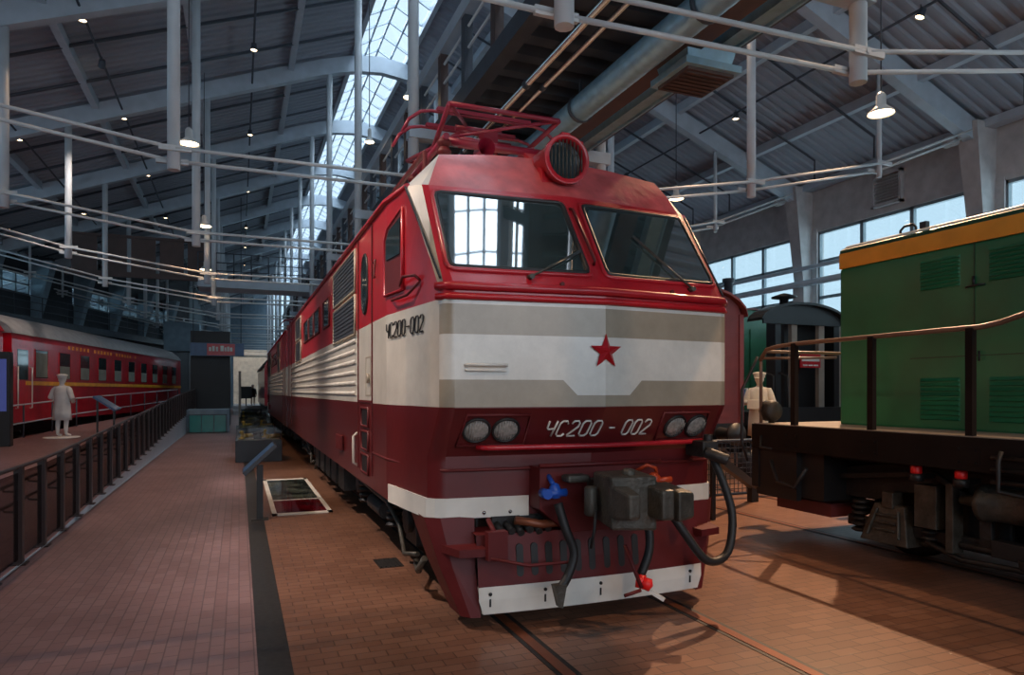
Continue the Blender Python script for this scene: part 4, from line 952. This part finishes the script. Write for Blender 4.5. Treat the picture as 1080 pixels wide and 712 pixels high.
# ------------------------------------------------------------------ red coaches on the slanting left track
ch_ = thing('passenger_coach', 'long red sleeping coach with a gold stripe and curtained windows beside the ramp', 'coach', (0, 0, 0))
CLn = 20.2; CW = 3.0
def cpart(n, m, mm, par=None, **k): return obj(n, m, mm, par or ch_, **k)
m = MB(); sec = [(0, .86), (0, 3.45), (-.03, 3.66), (-CW + .03, 3.66), (-CW, 3.45), (-CW, .86)]
m.prism([(x, 0, z) for x, z in sec], (0, CLn, 0)); cpart('body', m, 'coachred')
r = MB(); rows = []
rp = [(.04, 3.62), (-.10, 3.85), (-.42, 4.12), (-.95, 4.30), (-1.5, 4.36), (-2.05, 4.30), (-2.58, 4.12), (-2.9, 3.85), (-3.04, 3.62)]
for y, k in ((-.02, .92), (.25, 1), (CLn - .25, 1), (CLn + .02, .92)): rows.append([(x, y, 3.62 + (z - 3.62) * k) for x, z in rp])
r.grid(rows, smooth=True); r.add(rows[0], [tuple(range(9))]); r.add(rows[-1], [tuple(range(9))]); cpart('roof', r, 'coachroof')
cpart('gold_stripe', MB().box(-.005, .022, .9, CLn, 2.03, 2.16), 'gold')
g = MB(); g.box(0, .015, .5, CLn - .3, 3.27, 3.29); g.box(0, .02, 0, CLn, .86, .90); cpart('side_moulding', g, 'coachred')
for i in range(22):
    if i % 7 != 6:
        lt = MB(); y = 4.2 + i * .36; lt.box(.0, .012, y, y + .03, 3.35, 3.48); lt.box(.0, .012, y + .11, y + .14, 3.35, 3.48); lt.box(.0, .012, y, y + .14, 3.40 + .05 * (i % 2), 3.425 + .05 * (i % 2)); cpart('side_character', lt, 'gold')
for i in range(10):
    y = 1.55 + i * 1.85
    a = [(0, y, 2.26), (0, y + .95, 2.26), (0, y + .95, 3.20), (0, y, 3.20)]
    p = cpart('window', MB().prism(a, (.012, 0, 0)), 'darkglass')
    obj('window_frame', MB().tube([(q[0] + .012, q[1], q[2]) for q in a], .015, 6, closed=True), 'coachred', p)
    if i == 0: obj('curtain', MB().box(.012, .018, y + .05, y + .9, 2.3, 3.1), 'curtain', p)
    else: obj('curtain', MB().box(.012, .018, y + .05, y + .9, 2.28, 2.72), 'curtain', p)
d = MB(); d.box(0, .014, .35, 1.05, 2.2, 3.15); dr = cpart('door_window', d, 'darkglass')
h = MB(); h.tube([(0, .25, 1.3), (.07, .25, 1.3), (.07, .25, 2.6), (0, .25, 2.6)], .02, 6); h.tube([(0, 1.2, 1.3), (.07, 1.2, 1.3), (.07, 1.2, 2.6), (0, 1.2, 2.6)], .02, 6); cpart('door_handrail', h, 'cream')
uf = MB(); uf.box(-2.7, -.3, .4, CLn - .4, .55, .88); 
for y in (6, 8.4, 11, 13): uf.box(-.9, -.2, y, y + 1.5, .3, .86)
cpart('underframe', uf, 'black')
for yy in (2.0, 4.4, 15.8, 18.2):
    for x in (-2.26, -.74):
        w_ = MB(); w_.lathe((x - .06, yy, .46), [(.001, 0), (.42, 0), (.46, .02), (.46, .12), (.001, .13)], 20, axis=(1, 0, 0)); cpart('wheel', w_, 'black')
for yy in (3.2, 17.0): cpart('bogie_frame', MB().box(-.55, -.42, yy - 1.7, yy + 1.7, .4, .7), 'black')
for y, s in ((0, -1), (CLn, 1)):
    cpart('gangway', MB().box(-2.1, -.9, min(y, y + s * .25), max(y, y + s * .25), 1.2, 3.4), 'black')
ANG = -math.atan(.169)
near = copy_tree(ch_)
ch_.location = (-6.64, 25.8, 0); ch_.scale = near.scale = (1, 1, 1.03); ch_.rotation_euler = (0, 0, ANG)
dv = Vector((.169, 1, 0)).normalized(); q = Vector((-6.64, 25.8, 0)) - dv * (CLn + .54)
near.location = q; near.rotation_euler = (0, 0, ANG); near['label'] = 'nearer red coach cut off by the left edge of the photo'
for o in near.children:
    if o.name.startswith('roof'): o.data = o.data.copy(); o.data.materials[0] = M['coachred']
# far red locomotive front beyond the second section
fl = thing('railcar', 'small dark red train end far beyond the rear section', 'railcar', (2.8, 44, 0))
boxwagon(fl, 1.5, 4.3, 44.5, 62, 1.0, 3.5, 4.2, 'coachred', 'roofgrey', 4)
m = MB(); m.box(1.8, 2.6, 44.46, 44.5, 2.4, 3.2); m.box(2.95, 3.95, 44.46, 44.5, 2.4, 3.2); obj('end_window', m, 'darkglass', fl)

# ------------------------------------------------------------------ ramp fence
fc = thing('ramp_fence', 'dark brown metal fence with close posts along the ramp edge', 'fence', (-2.22, 8, 0))
fy = [2.3 + .94 * i for i in range(45)]
for i, y in enumerate(fy):
    z = ramp_z(y); p = MB(); p.box(-2.26, -2.18, y - .045, y + .045, z, z + 1.06); p.box(-2.30, -2.14, y - .08, y + .08, z, z + .015)
    o = obj('post', p, 'fence', fc)
    b = MB()
    for h in (.62, .84): b.tube([(-2.26, y, z + h - .05), (-2.36, y, z + h - .04), (-2.36, y, z + h)], .014, 6)
    obj('bracket', b, 'fence', o)
for h in (.62, .84):
    obj('rail', MB().tube([(-2.36, y, ramp_z(y) + h) for y in [1.9] + fy], .020, 8), 'fence', fc)
obj('top_rail', MB().tube([(-2.22, y, ramp_z(y) + 1.06) for y in fy], .022, 8), 'fence', fc)
for a, b in zip(fy, fy[1:]):
    za, zb = ramp_z(a), ramp_z(b)
    g = MB(); g.hexa([(-2.225, a + .05, za + .06), (-2.215, a + .05, za + .06), (-2.215, a + .05, za + 1.0), (-2.225, a + .05, za + 1.0)], [(-2.225, b - .05, zb + .06), (-2.215, b - .05, zb + .06), (-2.215, b - .05, zb + 1.0), (-2.225, b - .05, zb + 1.0)]); obj('infill_panel', g, 'fenceglass', fc)
tr = thing('track_railing', 'thin steel handrail between the ramp and the red coach', 'railing', (-5.5, 24, .5))
ry = [22.6 + 1.9 * i for i in range(11)]
for h in (.45, 1.0): obj('rail', MB().tube([(coach_x(y) + .85, y, ramp_z(y) + h) for y in ry], .024, 8), 'rod' if h == 1.0 else 'steel', tr)
for y in ry: obj('post', MB().cyl((coach_x(y) + .85, y, ramp_z(y) - .05), (coach_x(y) + .85, y, ramp_z(y) + 1.0), .025, n=8), 'darksteel', tr)

# ------------------------------------------------------------------ information desks, display cases, floor pane
def reading_desk(name, label, x, y, z, panel, post, ang):
    t = thing(name, label, 'information panel', (x, y, z))
    p = MB(); p.box(x - .045, x + .045, y - .03, y + .03, z, z + .80); p.box(x - .12, x + .12, y - .10, y + .10, z, z + .012); obj('post', p, post, t)
    n = MB(); c, s_ = math.cos(ang), math.sin(ang)
    def R(u, v, w_): return (x + u * c - w_ * s_, y + v, z + .90 + u * s_ + w_ * c)
    n.hexa([R(-.30, -.28, -.03), R(.30, -.28, -.03), R(.30, .28, -.03), R(-.30, .28, -.03)], [R(-.30, -.28, .03), R(.30, -.28, .03), R(.30, .28, .03), R(-.30, .28, .03)]); b = obj('panel', n, 'case', t, bevel=.006)
    f = MB(); f.hexa([R(-.28, -.26, .03), R(.28, -.26, .03), R(.28, .26, .03), R(-.28, .26, .03)], [R(-.28, -.26, .036), R(.28, -.26, .036), R(.28, .26, .036), R(-.28, .26, .036)]); obj('reading_face', f, panel, b)
    return t
reading_desk('reading_desk', 'tilted information panel on a black post by the pink walkway', .285, 10.7, 0, 'panelblue', 'black', .75)
t = thing('reading_desk', 'tilted blue information panel on two legs beside the coach on the ramp', 'information panel', (-3.75, 23.6, ramp_z(23.6)))
x, y, z = -3.75, 23.6, ramp_z(23.6)
for dx, h_ in ((-.22, 1.16), (.22, .88)): obj('leg', MB().box(x + dx - .025, x + dx + .025, y + .17, y + .22, z, z + h_), 'black', t)
n = MB(); n.hexa([(x - .34, y + .10, z + 1.24), (x - .22, y + .40, z + 1.26), (x + .38, y + .30, z + .86), (x + .26, y - .02, z + .82)], [(x - .31, y + .10, z + 1.29), (x - .19, y + .40, z + 1.31), (x + .41, y + .30, z + .91), (x + .29, y - .02, z + .87)])
b = obj('panel', n, 'panelblue', t)
def case(label, x0, x1, y0, y1, h):
    t = thing('display_case', label, 'display case', ((x0 + x1) / 2, y0, 0))
    obj('plinth', MB().box(x0, x1, y0, y1, 0, h), 'case', t, bevel=.01)
    obj('tray', MB().box(x0 + .05, x1 - .05, y0 + .05, y1 - .05, h, h + .02), 'wood', t)
    g = MB(); zt = h + .32
    for a in (x0 + .02, x1 - .03): g.box(a, a + .01, y0 + .02, y1 - .02, h, zt)
    for a in (y0 + .02, y1 - .03): g.box(x0 + .02, x1 - .02, a, a + .01, h, zt)
    g.box(x0 + .02, x1 - .02, y0 + .02, y1 - .02, zt, zt + .01); obj('glass_cover', g, 'caseglass', t)
    return t
cases = [('display case nearest the camera beside the locomotive', -.09, 1.08, 19.4, 21.2, .58), ('display case behind the nearest one', -.02, 1.12, 25.0, 27, .62),
         ('third display case along the locomotive', .02, 1.12, 31, 33, .62), ('farthest display case along the locomotive', .05, 1.12, 37.5, 39.5, .62)]
for k, (lab, x0, x1, y0, y1, h) in enumerate(cases):
    case(lab, x0, x1, y0, y1, h)
    where = ['nearest', 'second', 'third', 'farthest'][k]
    for j in range(5 if k < 2 else 3):
        x = x0 + .16 + j * (.2 if k < 2 else .36); y = y0 + .35 + .28 * (j % 2) * 2; z = h + .02
        kind = j % 3
        if kind == 0:
            m = MB(); m.lathe((x, y, z), [(.001, 0), (.09, 0), (.09, .03), (.04, .05), (.03, .15), (.06, .17), (.06, .21), (.001, .23)], 14); o = obj('brass_fitting', m, 'brass')
            lab2, cat = 'turned brass fitting standing upright', 'brass fitting'
        elif kind == 1:
            m = MB(); m.cyl((x - .12, y, z + .06), (x + .16, y + .3, z + .06), .055); m.cyl((x - .16, y - .04, z + .06), (x - .10, y + .02, z + .06), .06); o = obj('brass_cylinder', m, 'brass')
            lab2, cat = 'brass cylinder lying flat', 'brass fitting'
        else:
            m = MB(); m.box(x - .1, x + .1, y - .1, y + .15, z, z + .10); m.cyl((x - .12, y, z + .14), (x + .16, y + .1, z + .22), .03); m.lathe((x, y, z + .1), [(.08, 0), (.08, .06), (.03, .1), (.001, .1)], 12); o = obj('iron_mechanism', m, 'iron')
            lab2, cat = 'dark iron mechanism', 'machine part'
        tag(o, '%s in the %s display case, number %s from the left' % (lab2, where, ['one', 'two', 'three', 'four', 'five'][j]), cat, 'exhibits in the display cases')
fp = thing('floor_pane', 'white framed glass pane set into the floor beside the locomotive', 'floor window', (.9, 13, 0))
X0, X1, Y0_, Y1_ = .47, 1.36, 10.9, 15.4
f = MB(); z1 = .012
f.box(X0, X1, Y0_, Y0_ + .16, 0, z1); f.box(X0, X1, Y1_ - .2, Y1_, 0, z1); f.box(X0, X0 + .07, Y0_, Y1_, 0, z1); f.box(X1 - .07, X1, Y0_, Y1_, 0, z1); f.box(X0, X1, 12.35, 12.42, 0, z1); obj('frame', f, 'white', fp)
def mixmat(name, a, b_, sc):
    m = mat(name, a, .06, var=0, spec=1.0); nt = m.node_tree; b = nt.nodes['Principled BSDF']
    tc = nt.nodes.new('ShaderNodeTexCoord'); n = nt.nodes.new('ShaderNodeTexNoise'); n.inputs['Scale'].default_value = sc; nt.links.new(tc.outputs['Object'], n.inputs[0])
    r = nt.nodes.new('ShaderNodeValToRGB'); r.color_ramp.elements[0].position = .42; r.color_ramp.elements[1].position = .6; r.color_ramp.elements[0].color = (*a, 1); r.color_ramp.elements[1].color = (*b_, 1)
    nt.links.new(n.outputs['Fac'], r.inputs[0]); nt.links.new(r.outputs[0], b.inputs['Base Color']); return m
M['pic1'] = mixmat('picture_dark', (.015, .02, .02), (.10, .12, .10), 2.2); M['pic2'] = mixmat('picture_red', (.16, .005, .012), (.05, .01, .02), 1.8)
obj('far_pane', MB().box(X0 + .07, X1 - .07, 12.42, Y1_ - .2, 0, .008), 'pic1', fp); obj('near_pane', MB().box(X0 + .07, X1 - .07, Y0_ + .16, 12.35, 0, .008), 'pic2', fp)
for k, (x, y, lab) in enumerate(((1.52, 7.45, ''),)):
    m = MB(); m.box(x - .13, x + .13, y - .2, y + .2, 0, .006)
    for i in range(5): m.box(x - .12 + i * .05, x - .10 + i * .05, y - .18, y + .18, .006, .012)
    tag(obj('floor_drain', m, 'slot'), 'small dark grating in the floor below the cab door of the locomotive', 'floor grating')

# ------------------------------------------------------------------ far end: stage, dark block, sign, pale wall
m = MB(); m.box(-2.2, -.42, 34, 36, .02, 1.05); struct('stage_front', m, 'bluewall', 'grey stage front at the end of the pink walkway', 'stage')
t = thing('teal_glass_door', 'teal lit glass doors under the dark block at the end of the walkway', 'glass door', (-1.35, 33.95, 0))
for i in range(3): obj('pane', MB().box(-2.08 + i * .52, -1.60 + i * .52, 33.96, 33.99, .04, .80), 'teal', t)
f = MB()
for i in range(4): f.box(-2.12 + i * .52, -2.08 + i * .52, 33.94, 34, .02, .84)
f.box(-2.12, -.52, 33.94, 34, .80, .84); obj('door_frame', f, 'darksteel', t)
m = MB(); m.box(-2.45, -.45, 41, 44, 0, 5.2); struct('dark_block', m, 'black', 'black block house beyond the stage', 'building')
m = MB(); m.box(-4.3, -2.3, 47, 49, 4.4, 6.2); m.box(-2.75, -2.3, 47, 49, 0, 4.4); m.box(-4.3, -4.1, 47, 49, 0, 4.4); struct('grey_portal', m, 'bluewall', 'blue grey portal beside the end of the coach', 'portal')
t = thing('hanging_sign', 'red and blue sign board with white lettering over the far walkway', 'sign', (-1, 39, 3.9))
obj('board', MB().box(-2.35, .25, 39, 39.1, 3.75, 4.42), 'panelblue', t); obj('red_field', MB().box(-1.55, -.2, 38.98, 39, 3.78, 4.39), 'bright_red', t)
m = MB()
for x, w_, h in ((-1.45, .10, .2), (-1.30, .12, .26), (-1.12, .10, .22), (-.9, .16, .28), (-.70, .08, .2), (-.58, .10, .24), (-.44, .12, .2)): m.box(x, x + w_, 38.965, 38.98, 4.0, 4.0 + h)
obj('lettering', m, 'white', t); m = MB()
for x in (-2.2, .1): m.cyl((x, 39.05, 4.42), (x, 39.05, roof_l(x)), .02, n=6)
obj('hanger', m, 'darksteel', t)
m = MB(); m.box(-.5, 2.6, 72, 72.4, 0, 6.0); struct('pale_screen', m, 'palewall', 'pale cream screen wall at the far end', 'wall')
m = MB(); m.box(-.45, 2.2, 60, 71.9, 0, .7); m.box(-.45, 2.2, 59, 60, 0, .35); struct('end_platform', m, 'concrete', 'low grey platform in front of the pale screen wall', 'platform')
m = MB(); m.box(-.02, .10, 36.8, 36.95, 0, 2.9); tag(obj('wooden_post', m, 'wood'), 'pale upright post at the corner of the dark block', 'post')
t = thing('notice_stand', 'small dark board standing before the pale far wall', 'notice board', (.5, 61, .7)); obj('board', MB().box(.15, 1.0, 61, 61.1, 1.3, 2.3), 'black', t); obj('leg', MB().box(.5, .6, 61, 61.1, .7, 1.3), 'black', t)
t = thing('video_screen', 'dark totem with a blue lit screen at the left edge', 'screen', (-6.35, 22.2, .3))
obj('cabinet', MB().box(-6.62, -5.70, 22.0, 22.3, ramp_z(22), 2.95), 'black', t, bevel=.02); obj('display', MB().box(-6.54, -5.78, 21.985, 22.0, 1.35, 2.75), 'screen', t)

# ------------------------------------------------------------------ mesh barrier behind the locomotive corner
mb_ = thing('mesh_barrier', 'wire mesh barrier with a black strut right of the locomotive front', 'barrier', (7.0, 9.6, 0))
f = MB(); x0, x1, yb = 6.2, 9.2, 9.7
for x in (x0, x1): f.cyl((x, yb, 0), (x, yb, 1.05), .03, n=8)
for z in (.08, 1.02): f.cyl((x0, yb, z), (x1, yb, z), .025, n=8)
obj('frame', f, 'darksteel', mb_); f = MB()
for i in range(34): f.cyl((x0 + i * .09, yb, .08), (x0 + i * .09, yb, 1.02), .007, n=5, caps=False)
for i in range(11): f.cyl((x0, yb, .08 + i * .09), (x1, yb, .08 + i * .09), .007, n=5, caps=False)
obj('wire_mesh', f, 'darksteel', mb_)
f = MB(); f.bar((6.45, 8.2, .95), (8.15, 9.3, .28), .10, .13); f.box(8.08, 8.22, 9.24, 9.36, 0, .3); f.bar((6.45, 8.2, .95), (6.45, 8.2, 0), .06, .06); obj('strut', f, 'black', mb_)
t = thing('notice_easel', 'small white framed notice leaning behind the green locomotive deck', 'notice', (11, 13.3, 0)); f = MB()
f.tube([(10.85, 13.3, 1.35), (11.2, 13.5, 1.95), (11.65, 13.5, 1.95), (11.3, 13.3, 1.35)], .03, 6, closed=True); obj('frame', f, 'white', t); obj('leg', MB().cyl((11.2, 13.4, 0), (11.2, 13.4, 1.5), .03), 'darksteel', t)
obj('sheet', MB().add([(10.85, 13.31, 1.35), (11.2, 13.51, 1.95), (11.65, 13.51, 1.95), (11.3, 13.31, 1.35)], [(0, 1, 2, 3)]), 'panelblue', t)

# ------------------------------------------------------------------ lamps
def pendant(label, x, y, z, r, energy):
    t = thing('pendant_lamp', label, 'pendant lamp', (x, y, z)); zr = (roof_l(x) if x < 4.6 else roof_r(x))
    s_ = MB(); s_.lathe((x, y, z), [(r, 0), (r * .94, .035), (r * .55, .10), (r * .38, .14), (r * .36, .30), (r * .2, .34), (.001, .35)], 22); obj('lamp_shade', s_, 'shade', t)
    b = MB(); b.lathe((x, y, z + .015), [(r * .9, 0), (r * .5, -.03), (.001, -.04)], 18); obj('bulb', b, 'bulb', t)
    obj('cord', MB().cyl((x, y, z + .38), (x, y, zr), .012, n=6), 'darksteel', t)
    if energy: spot('pendant_light', (x, y, z - .1), (x, y, 0), energy, WARM, 110, .8, .15)
pendant('bell lamp hanging by the foremost left post', -.98, 15.9, 7.1, .20, 260)
pendant('bell lamp hanging by the thin right post, above the green locomotive', 9.6, 8.0, 6.35, .20, 260)
pendant('bell lamp hanging beyond the right shoulder of the locomotive', 10.7, 15.1, 6.95, .20, 200)
pendant('upper bell lamp hanging below the skylight, left of the gallery', 3.1, 13.2, 7.65, .11, 0)
pendant('second bell lamp below the skylight, farther along the gallery', 3.0, 17.0, 8.05, .12, 0)
pendant('far bell lamp on the left beside the second hanging post', -1.0, 23.2, 7.0, .22, 120)
pendant('farthest bell lamp on the left near the footbridge', -1.2, 29.0, 6.6, .22, 120)
def fixture(x, y, side, tgt=None, energy=90, cone=95, col=WARM):  # also used for added spots that stand for no known lamp
    z = (roof_l(x) if side < 0 else roof_r(x)) - .52
    t = thing('roof_spotlight', 'small warm spotlight on a cable under the %s roof slope' % ('left' if side < 0 else 'right'), 'spotlight', (x, y, z), 'spotlights under the %s roof slope' % ('left' if side < 0 else 'right'))
    tg = Vector(tgt or (x, y, 0)); c = Vector((x, y, z)); d = (tg - c).normalized()
    b = MB(); b.lathe(c, [(.001, -.12), (.07, -.12), (.09, .05), (.09, .08)], 14, axis=d); b.cyl(c, c + Vector((0, 0, .2)), .015, n=6); obj('housing', b, 'darksteel', t)
    l = MB(); l.lathe(c, [(.085, .06), (.001, .07)], 14, axis=d); obj('bulb', l, 'bulb', t)
    if energy: spot('roof_spot', c + d * .12, tg, energy, col, cone, .7, .06)
LX = [(-3.3, 12.2), (-3.3, 18), (-3.3, 24), (-3.3, 30), (-3.3, 37), (-6.0, 17.5), (-6.0, 24), (-6, 33), (.4, 15.5), (.4, 21), (.4, 28), (.4, 36), (-3.3, 46), (-3.3, 52), (.4, 44), (.4, 50), (.4, 57), (-.9, 62)]
for i, (x, y) in enumerate(LX): fixture(x, y, -1, None, 110 if i in (0, 1, 2, 5, 6, 9) else 0)
RX = [(9.2, 12.5), (9.2, 17), (9.2, 23), (9.2, 30), (13.4, 16), (13.4, 22)]
for i, (x, y) in enumerate(RX): fixture(x, y, 1, None, 110 if i in (0, 4) else 0)
fixture(13.4, 10.2, 1, (10.66, 12, 1.4), 700, 50)
# spots aimed at the exhibits, some added where no lamp is known
fixture(11.7, 10.6, 1, (4.8, 5.4, 0), 4600, 80)
fixture(9.2, 1.0, 1, (4.2, 2.5, 0), 1300, 75)
fixture(2.2, -3.0, -1, (7.2, 4.2, 2.6), 1500, 34, (1.0, .80, .68))  # added out-of-view spot, brightens the green locomotive's near side
fixture(7.6, -4.5, 1, (3.0, 5.0, 2.2), 900, 40)
fixture(-3.3, -3.5, -1, (2.0, 5.2, 2.3), 700, 40)
fixture(-3.3, 6, -1, (1.6, 9.0, 0), 550, 70)
NEUT = (1.0, .86, .78)
fixture(-4.2, 7.2, -1, (1.3, 8.0, 2.3), 2300, 40, NEUT)  # added spot, brightens the left side of the red locomotive
fixture(-4.0, 14.6, -1, (1.3, 15.0, 2.3), 1900, 36, NEUT)  # added spot for the farther part of the same side
fixture(-3.3, 20.4, -1, (-5.6, 30, 2.2), 800, 44, NEUT)
fixture(.4, 66, -1, (1.0, 72, 2.5), 900, 50, NEUT)  # added spot, brightens the pale screen wall
# ------------------------------------------------------------------ figures
def skin_mesh(chains, root):
    """chains: lists of (x, y, z, r) that share points; returns one smooth continuous surface"""
    vs, es, idx = [], [], {}
    def vid(p):
        k = tuple(round(a, 4) for a in p[:3])
        if k not in idx: idx[k] = len(vs); vs.append(p)
        return idx[k]
    for c in chains:
        for a, b in zip(c, c[1:]): es.append((vid(a), vid(b)))
    me = bpy.data.meshes.new('tmp'); me.from_pydata([p[:3] for p in vs], es, [])
    o = bpy.data.objects.new('tmp', me); COL.objects.link(o)
    o.modifiers.new('s', 'SKIN'); sub = o.modifiers.new('u', 'SUBSURF'); sub.levels = 2; sub.render_levels = 2
    for i, p in enumerate(vs):
        d = me.skin_vertices[0].data[i]; r = p[3]; d.radius = r if isinstance(r, tuple) else (r, r); d.use_root = (i == vid(root))
    dg = bpy.context.evaluated_depsgraph_get(); dg.update()
    out = bpy.data.meshes.new_from_object(o.evaluated_get(dg)); bpy.data.objects.remove(o)
    for p in out.polygons: p.use_smooth = True
    return out
def figure(name, label, cat, loc, rotz, m, skin, pose, cap=True, scale=1.0, long_coat=.48, plinth=None):
    root = thing(name, label, cat, loc); root.rotation_euler = (0, 0, rotz); root.scale = (scale * 1.12, scale * 1.12, scale)
    ORG[root.name] = (0, 0, 0)
    pel = (0, 0, .96, (.15, .11)); sp = (0, .01, 1.14, (.14, .105)); chs = (0, .01, 1.33, (.165, .11)); nk = (0, .015, 1.48, .058)
    C = [[pel, sp, chs, nk, (0, 0, 1.56, .055), (0, -.015, 1.64, (.082, .098)), (0, -.005, 1.72, (.078, .092))],
         [(0, -.015, 1.64, (.082, .098)), (0, -.115, 1.635, .018)]]
    for s in (-1, 1):
        C.append([(0, -.015, 1.64, (.082, .098)), (s * .085, .0, 1.635, .018)])
        C.append([pel, (s * .095, 0, .88, .085), (s * .105, -.01, .50, .062), (s * .105, .015, .28, .055), (s * .105, .02, .09, .042), (s * .115, -.06, .05, .042), (s * .125, -.16, .035, .032)])
        el, wr = pose['arm'][0 if s < 0 else 1]
        sh = (s * .175, .01, 1.41, .062)
        pm = Vector(wr) + (Vector(wr) - Vector(el)).normalized() * .06; dr = (Vector(wr) - Vector(el)).normalized()
        C.append([chs, sh, (*el, .046), (*wr, .030), (*pm, (.038, .02))])
        a = dr.cross(Vector((0, 0, 1))); a = a.normalized() if a.length > .2 else Vector((1, 0, 0)); nrm = a.cross(dr)
        for k, (o_, ln) in enumerate(((-.030, .062), (-.010, .074), (.010, .070), (.030, .055))):
            p0 = pm + a * o_ + dr * .02; p1 = p0 + dr * ln * .55; p2 = p1 + dr * ln * .4 - nrm * .02
            C.append([(*pm, (.038, .02)), (*p0, .0095), (*p1, .009), (*p2, .0075)])
        t0 = Vector(wr) + dr * .025 + a * (-s * .03); t1 = t0 + dr * .03 + a * (-s * .028)
        C.append([(*pm, (.038, .02)), (*t0, .011), (*t1, .009)])
    me = skin_mesh(C, pel); me.materials.append(M[skin])
    b = bpy.data.objects.new('body', me); COL.objects.link(b); b.parent = root
    # coat: rings over the torso, sleeves over the arms
    ct = MB(); rows = []
    for z, rx, ry, dy in ((long_coat, .225, .175, .0), (.70, .215, .165, 0), (.92, .20, .150, 0), (1.06, .178, .138, .005), (1.22, .198, .140, .01), (1.36, .208, .130, .01), (1.43, .155, .105, .01), (1.475, .085, .080, .012)):
        rows.append([((rx + .012 * math.sin(7 * a) * (z < 1)) * math.cos(a), dy + (ry + .012 * math.sin(6 * a + 1) * (z < 1)) * math.sin(a), z) for a in [2 * PI * i / 28 for i in range(29)]])
    ct.grid(rows, smooth=True)
    cb = obj('coat', ct, m, root)
    so = cb.modifiers.new('thick', 'SOLIDIFY'); so.thickness = .012
    for s in (-1, 1):
        el, wr = pose['arm'][0 if s < 0 else 1]
        sh = Vector((s * .165, .01, 1.39)); el, wr = Vector(el), Vector(wr)
        vs = []
        t = MB()
        P_ = [sh, sh.lerp(el, .3), sh.lerp(el, .75), el, el.lerp(wr, .3), el.lerp(wr, .95)]; R_ = [.075, .078, .066, .064, .058, .048]
        for (p, r), (q_, r2) in zip(zip(P_, R_), list(zip(P_, R_))[1:]): t.cyl(p, q_, r, r2, 14, caps=False)
        for p, r in zip(P_[1:-1], R_[1:-1]): t.lathe(p - Vector((0, 0, r * .98)), [(.001, 0), (r * .7, r * .28), (r * .98, r), (r * .7, r * 1.7), (.001, r * 1.97)], 12)
        obj('sleeve', t, m, cb)
    bl = MB(); bl.grid([[(.186 * math.cos(a), .005 + .146 * math.sin(a), z) for a in [2 * PI * i / 24 for i in range(25)]] for z in (1.03, 1.08)]); obj('belt', bl, m, cb)
    if cap:
        c = MB(); c.lathe((0, 0, 1.685), [(.103, 0), (.106, .05), (.128, .085), (.120, .11), (.06, .13), (.001, .132)], 22)
        c.hexa([(-.07, -.09, 1.69), (.07, -.09, 1.69), (.07, -.03, 1.70), (-.07, -.03, 1.70)], [(-.06, -.165, 1.675), (.06, -.165, 1.675), (.07, -.03, 1.712), (-.07, -.03, 1.712)])
        obj('cap', c, m, root)
    else:
        c = MB(); c.lathe((0, .012, 1.63), [(.098, 0), (.102, .06), (.085, .115), (.04, .14), (.001, .145)], 18); obj('hair', c, 'black', root)
    e = MB()
    for s in (-1, 1): e.lathe((s * .034, -.098, 1.66), [(.001, -.012), (.012, 0), (.001, .012)], 8)
    e.bar((-.028, -.108, 1.588), (.028, -.108, 1.588), .012, .008); obj('face_detail', e, m, root)
    if 'hold' in pose:
        h = MB(); h.box(*pose['hold']); obj('held_box', h, m, root, bevel=.01)
    if plinth:
        q = MB(); q.lathe((0, .02, -plinth), [(.001, 0), (.42, 0), (.42, plinth - .02), (.40, plinth), (.001, plinth)], 24); obj('plinth', q, m if plinth < .1 else 'darksteel', root)
    return root
figure('statue', 'white plaster figure in a belted coat and cap, seen from behind on the ramp', 'statue', (-5.0, 24.4, ramp_z(24.4) + .02), -.35 + PI, 'plaster', 'plaster',
       {'arm': [((-.27, .04, 1.14), (-.17, -.16, 1.04)), ((.27, .04, 1.14), (.17, -.16, 1.04))]}, scale=1.05, plinth=.03)
figure('statue', 'cream plaster figure in a coat holding a box, between the two locomotives', 'statue', (10.7, 12.0, .50), -.9, 'ivory', 'ivory',
       {'arm': [((-.26, -.02, 1.14), (-.10, -.26, 1.12)), ((.26, -.02, 1.14), (.10, -.26, 1.12))], 'hold': (-.16, .16, -.40, -.24, 1.0, 1.2)}, scale=1.0, plinth=.5, long_coat=.40)
figure('person', 'small distant person in dark clothes standing on the far platform', 'person', (1.1, 62, .70), .4, 'black', 'skin',
       {'arm': [((-.24, .02, 1.14), (-.24, -.04, .90)), ((.24, .02, 1.14), (.22, -.10, .92))]}, cap=False, long_coat=.80)
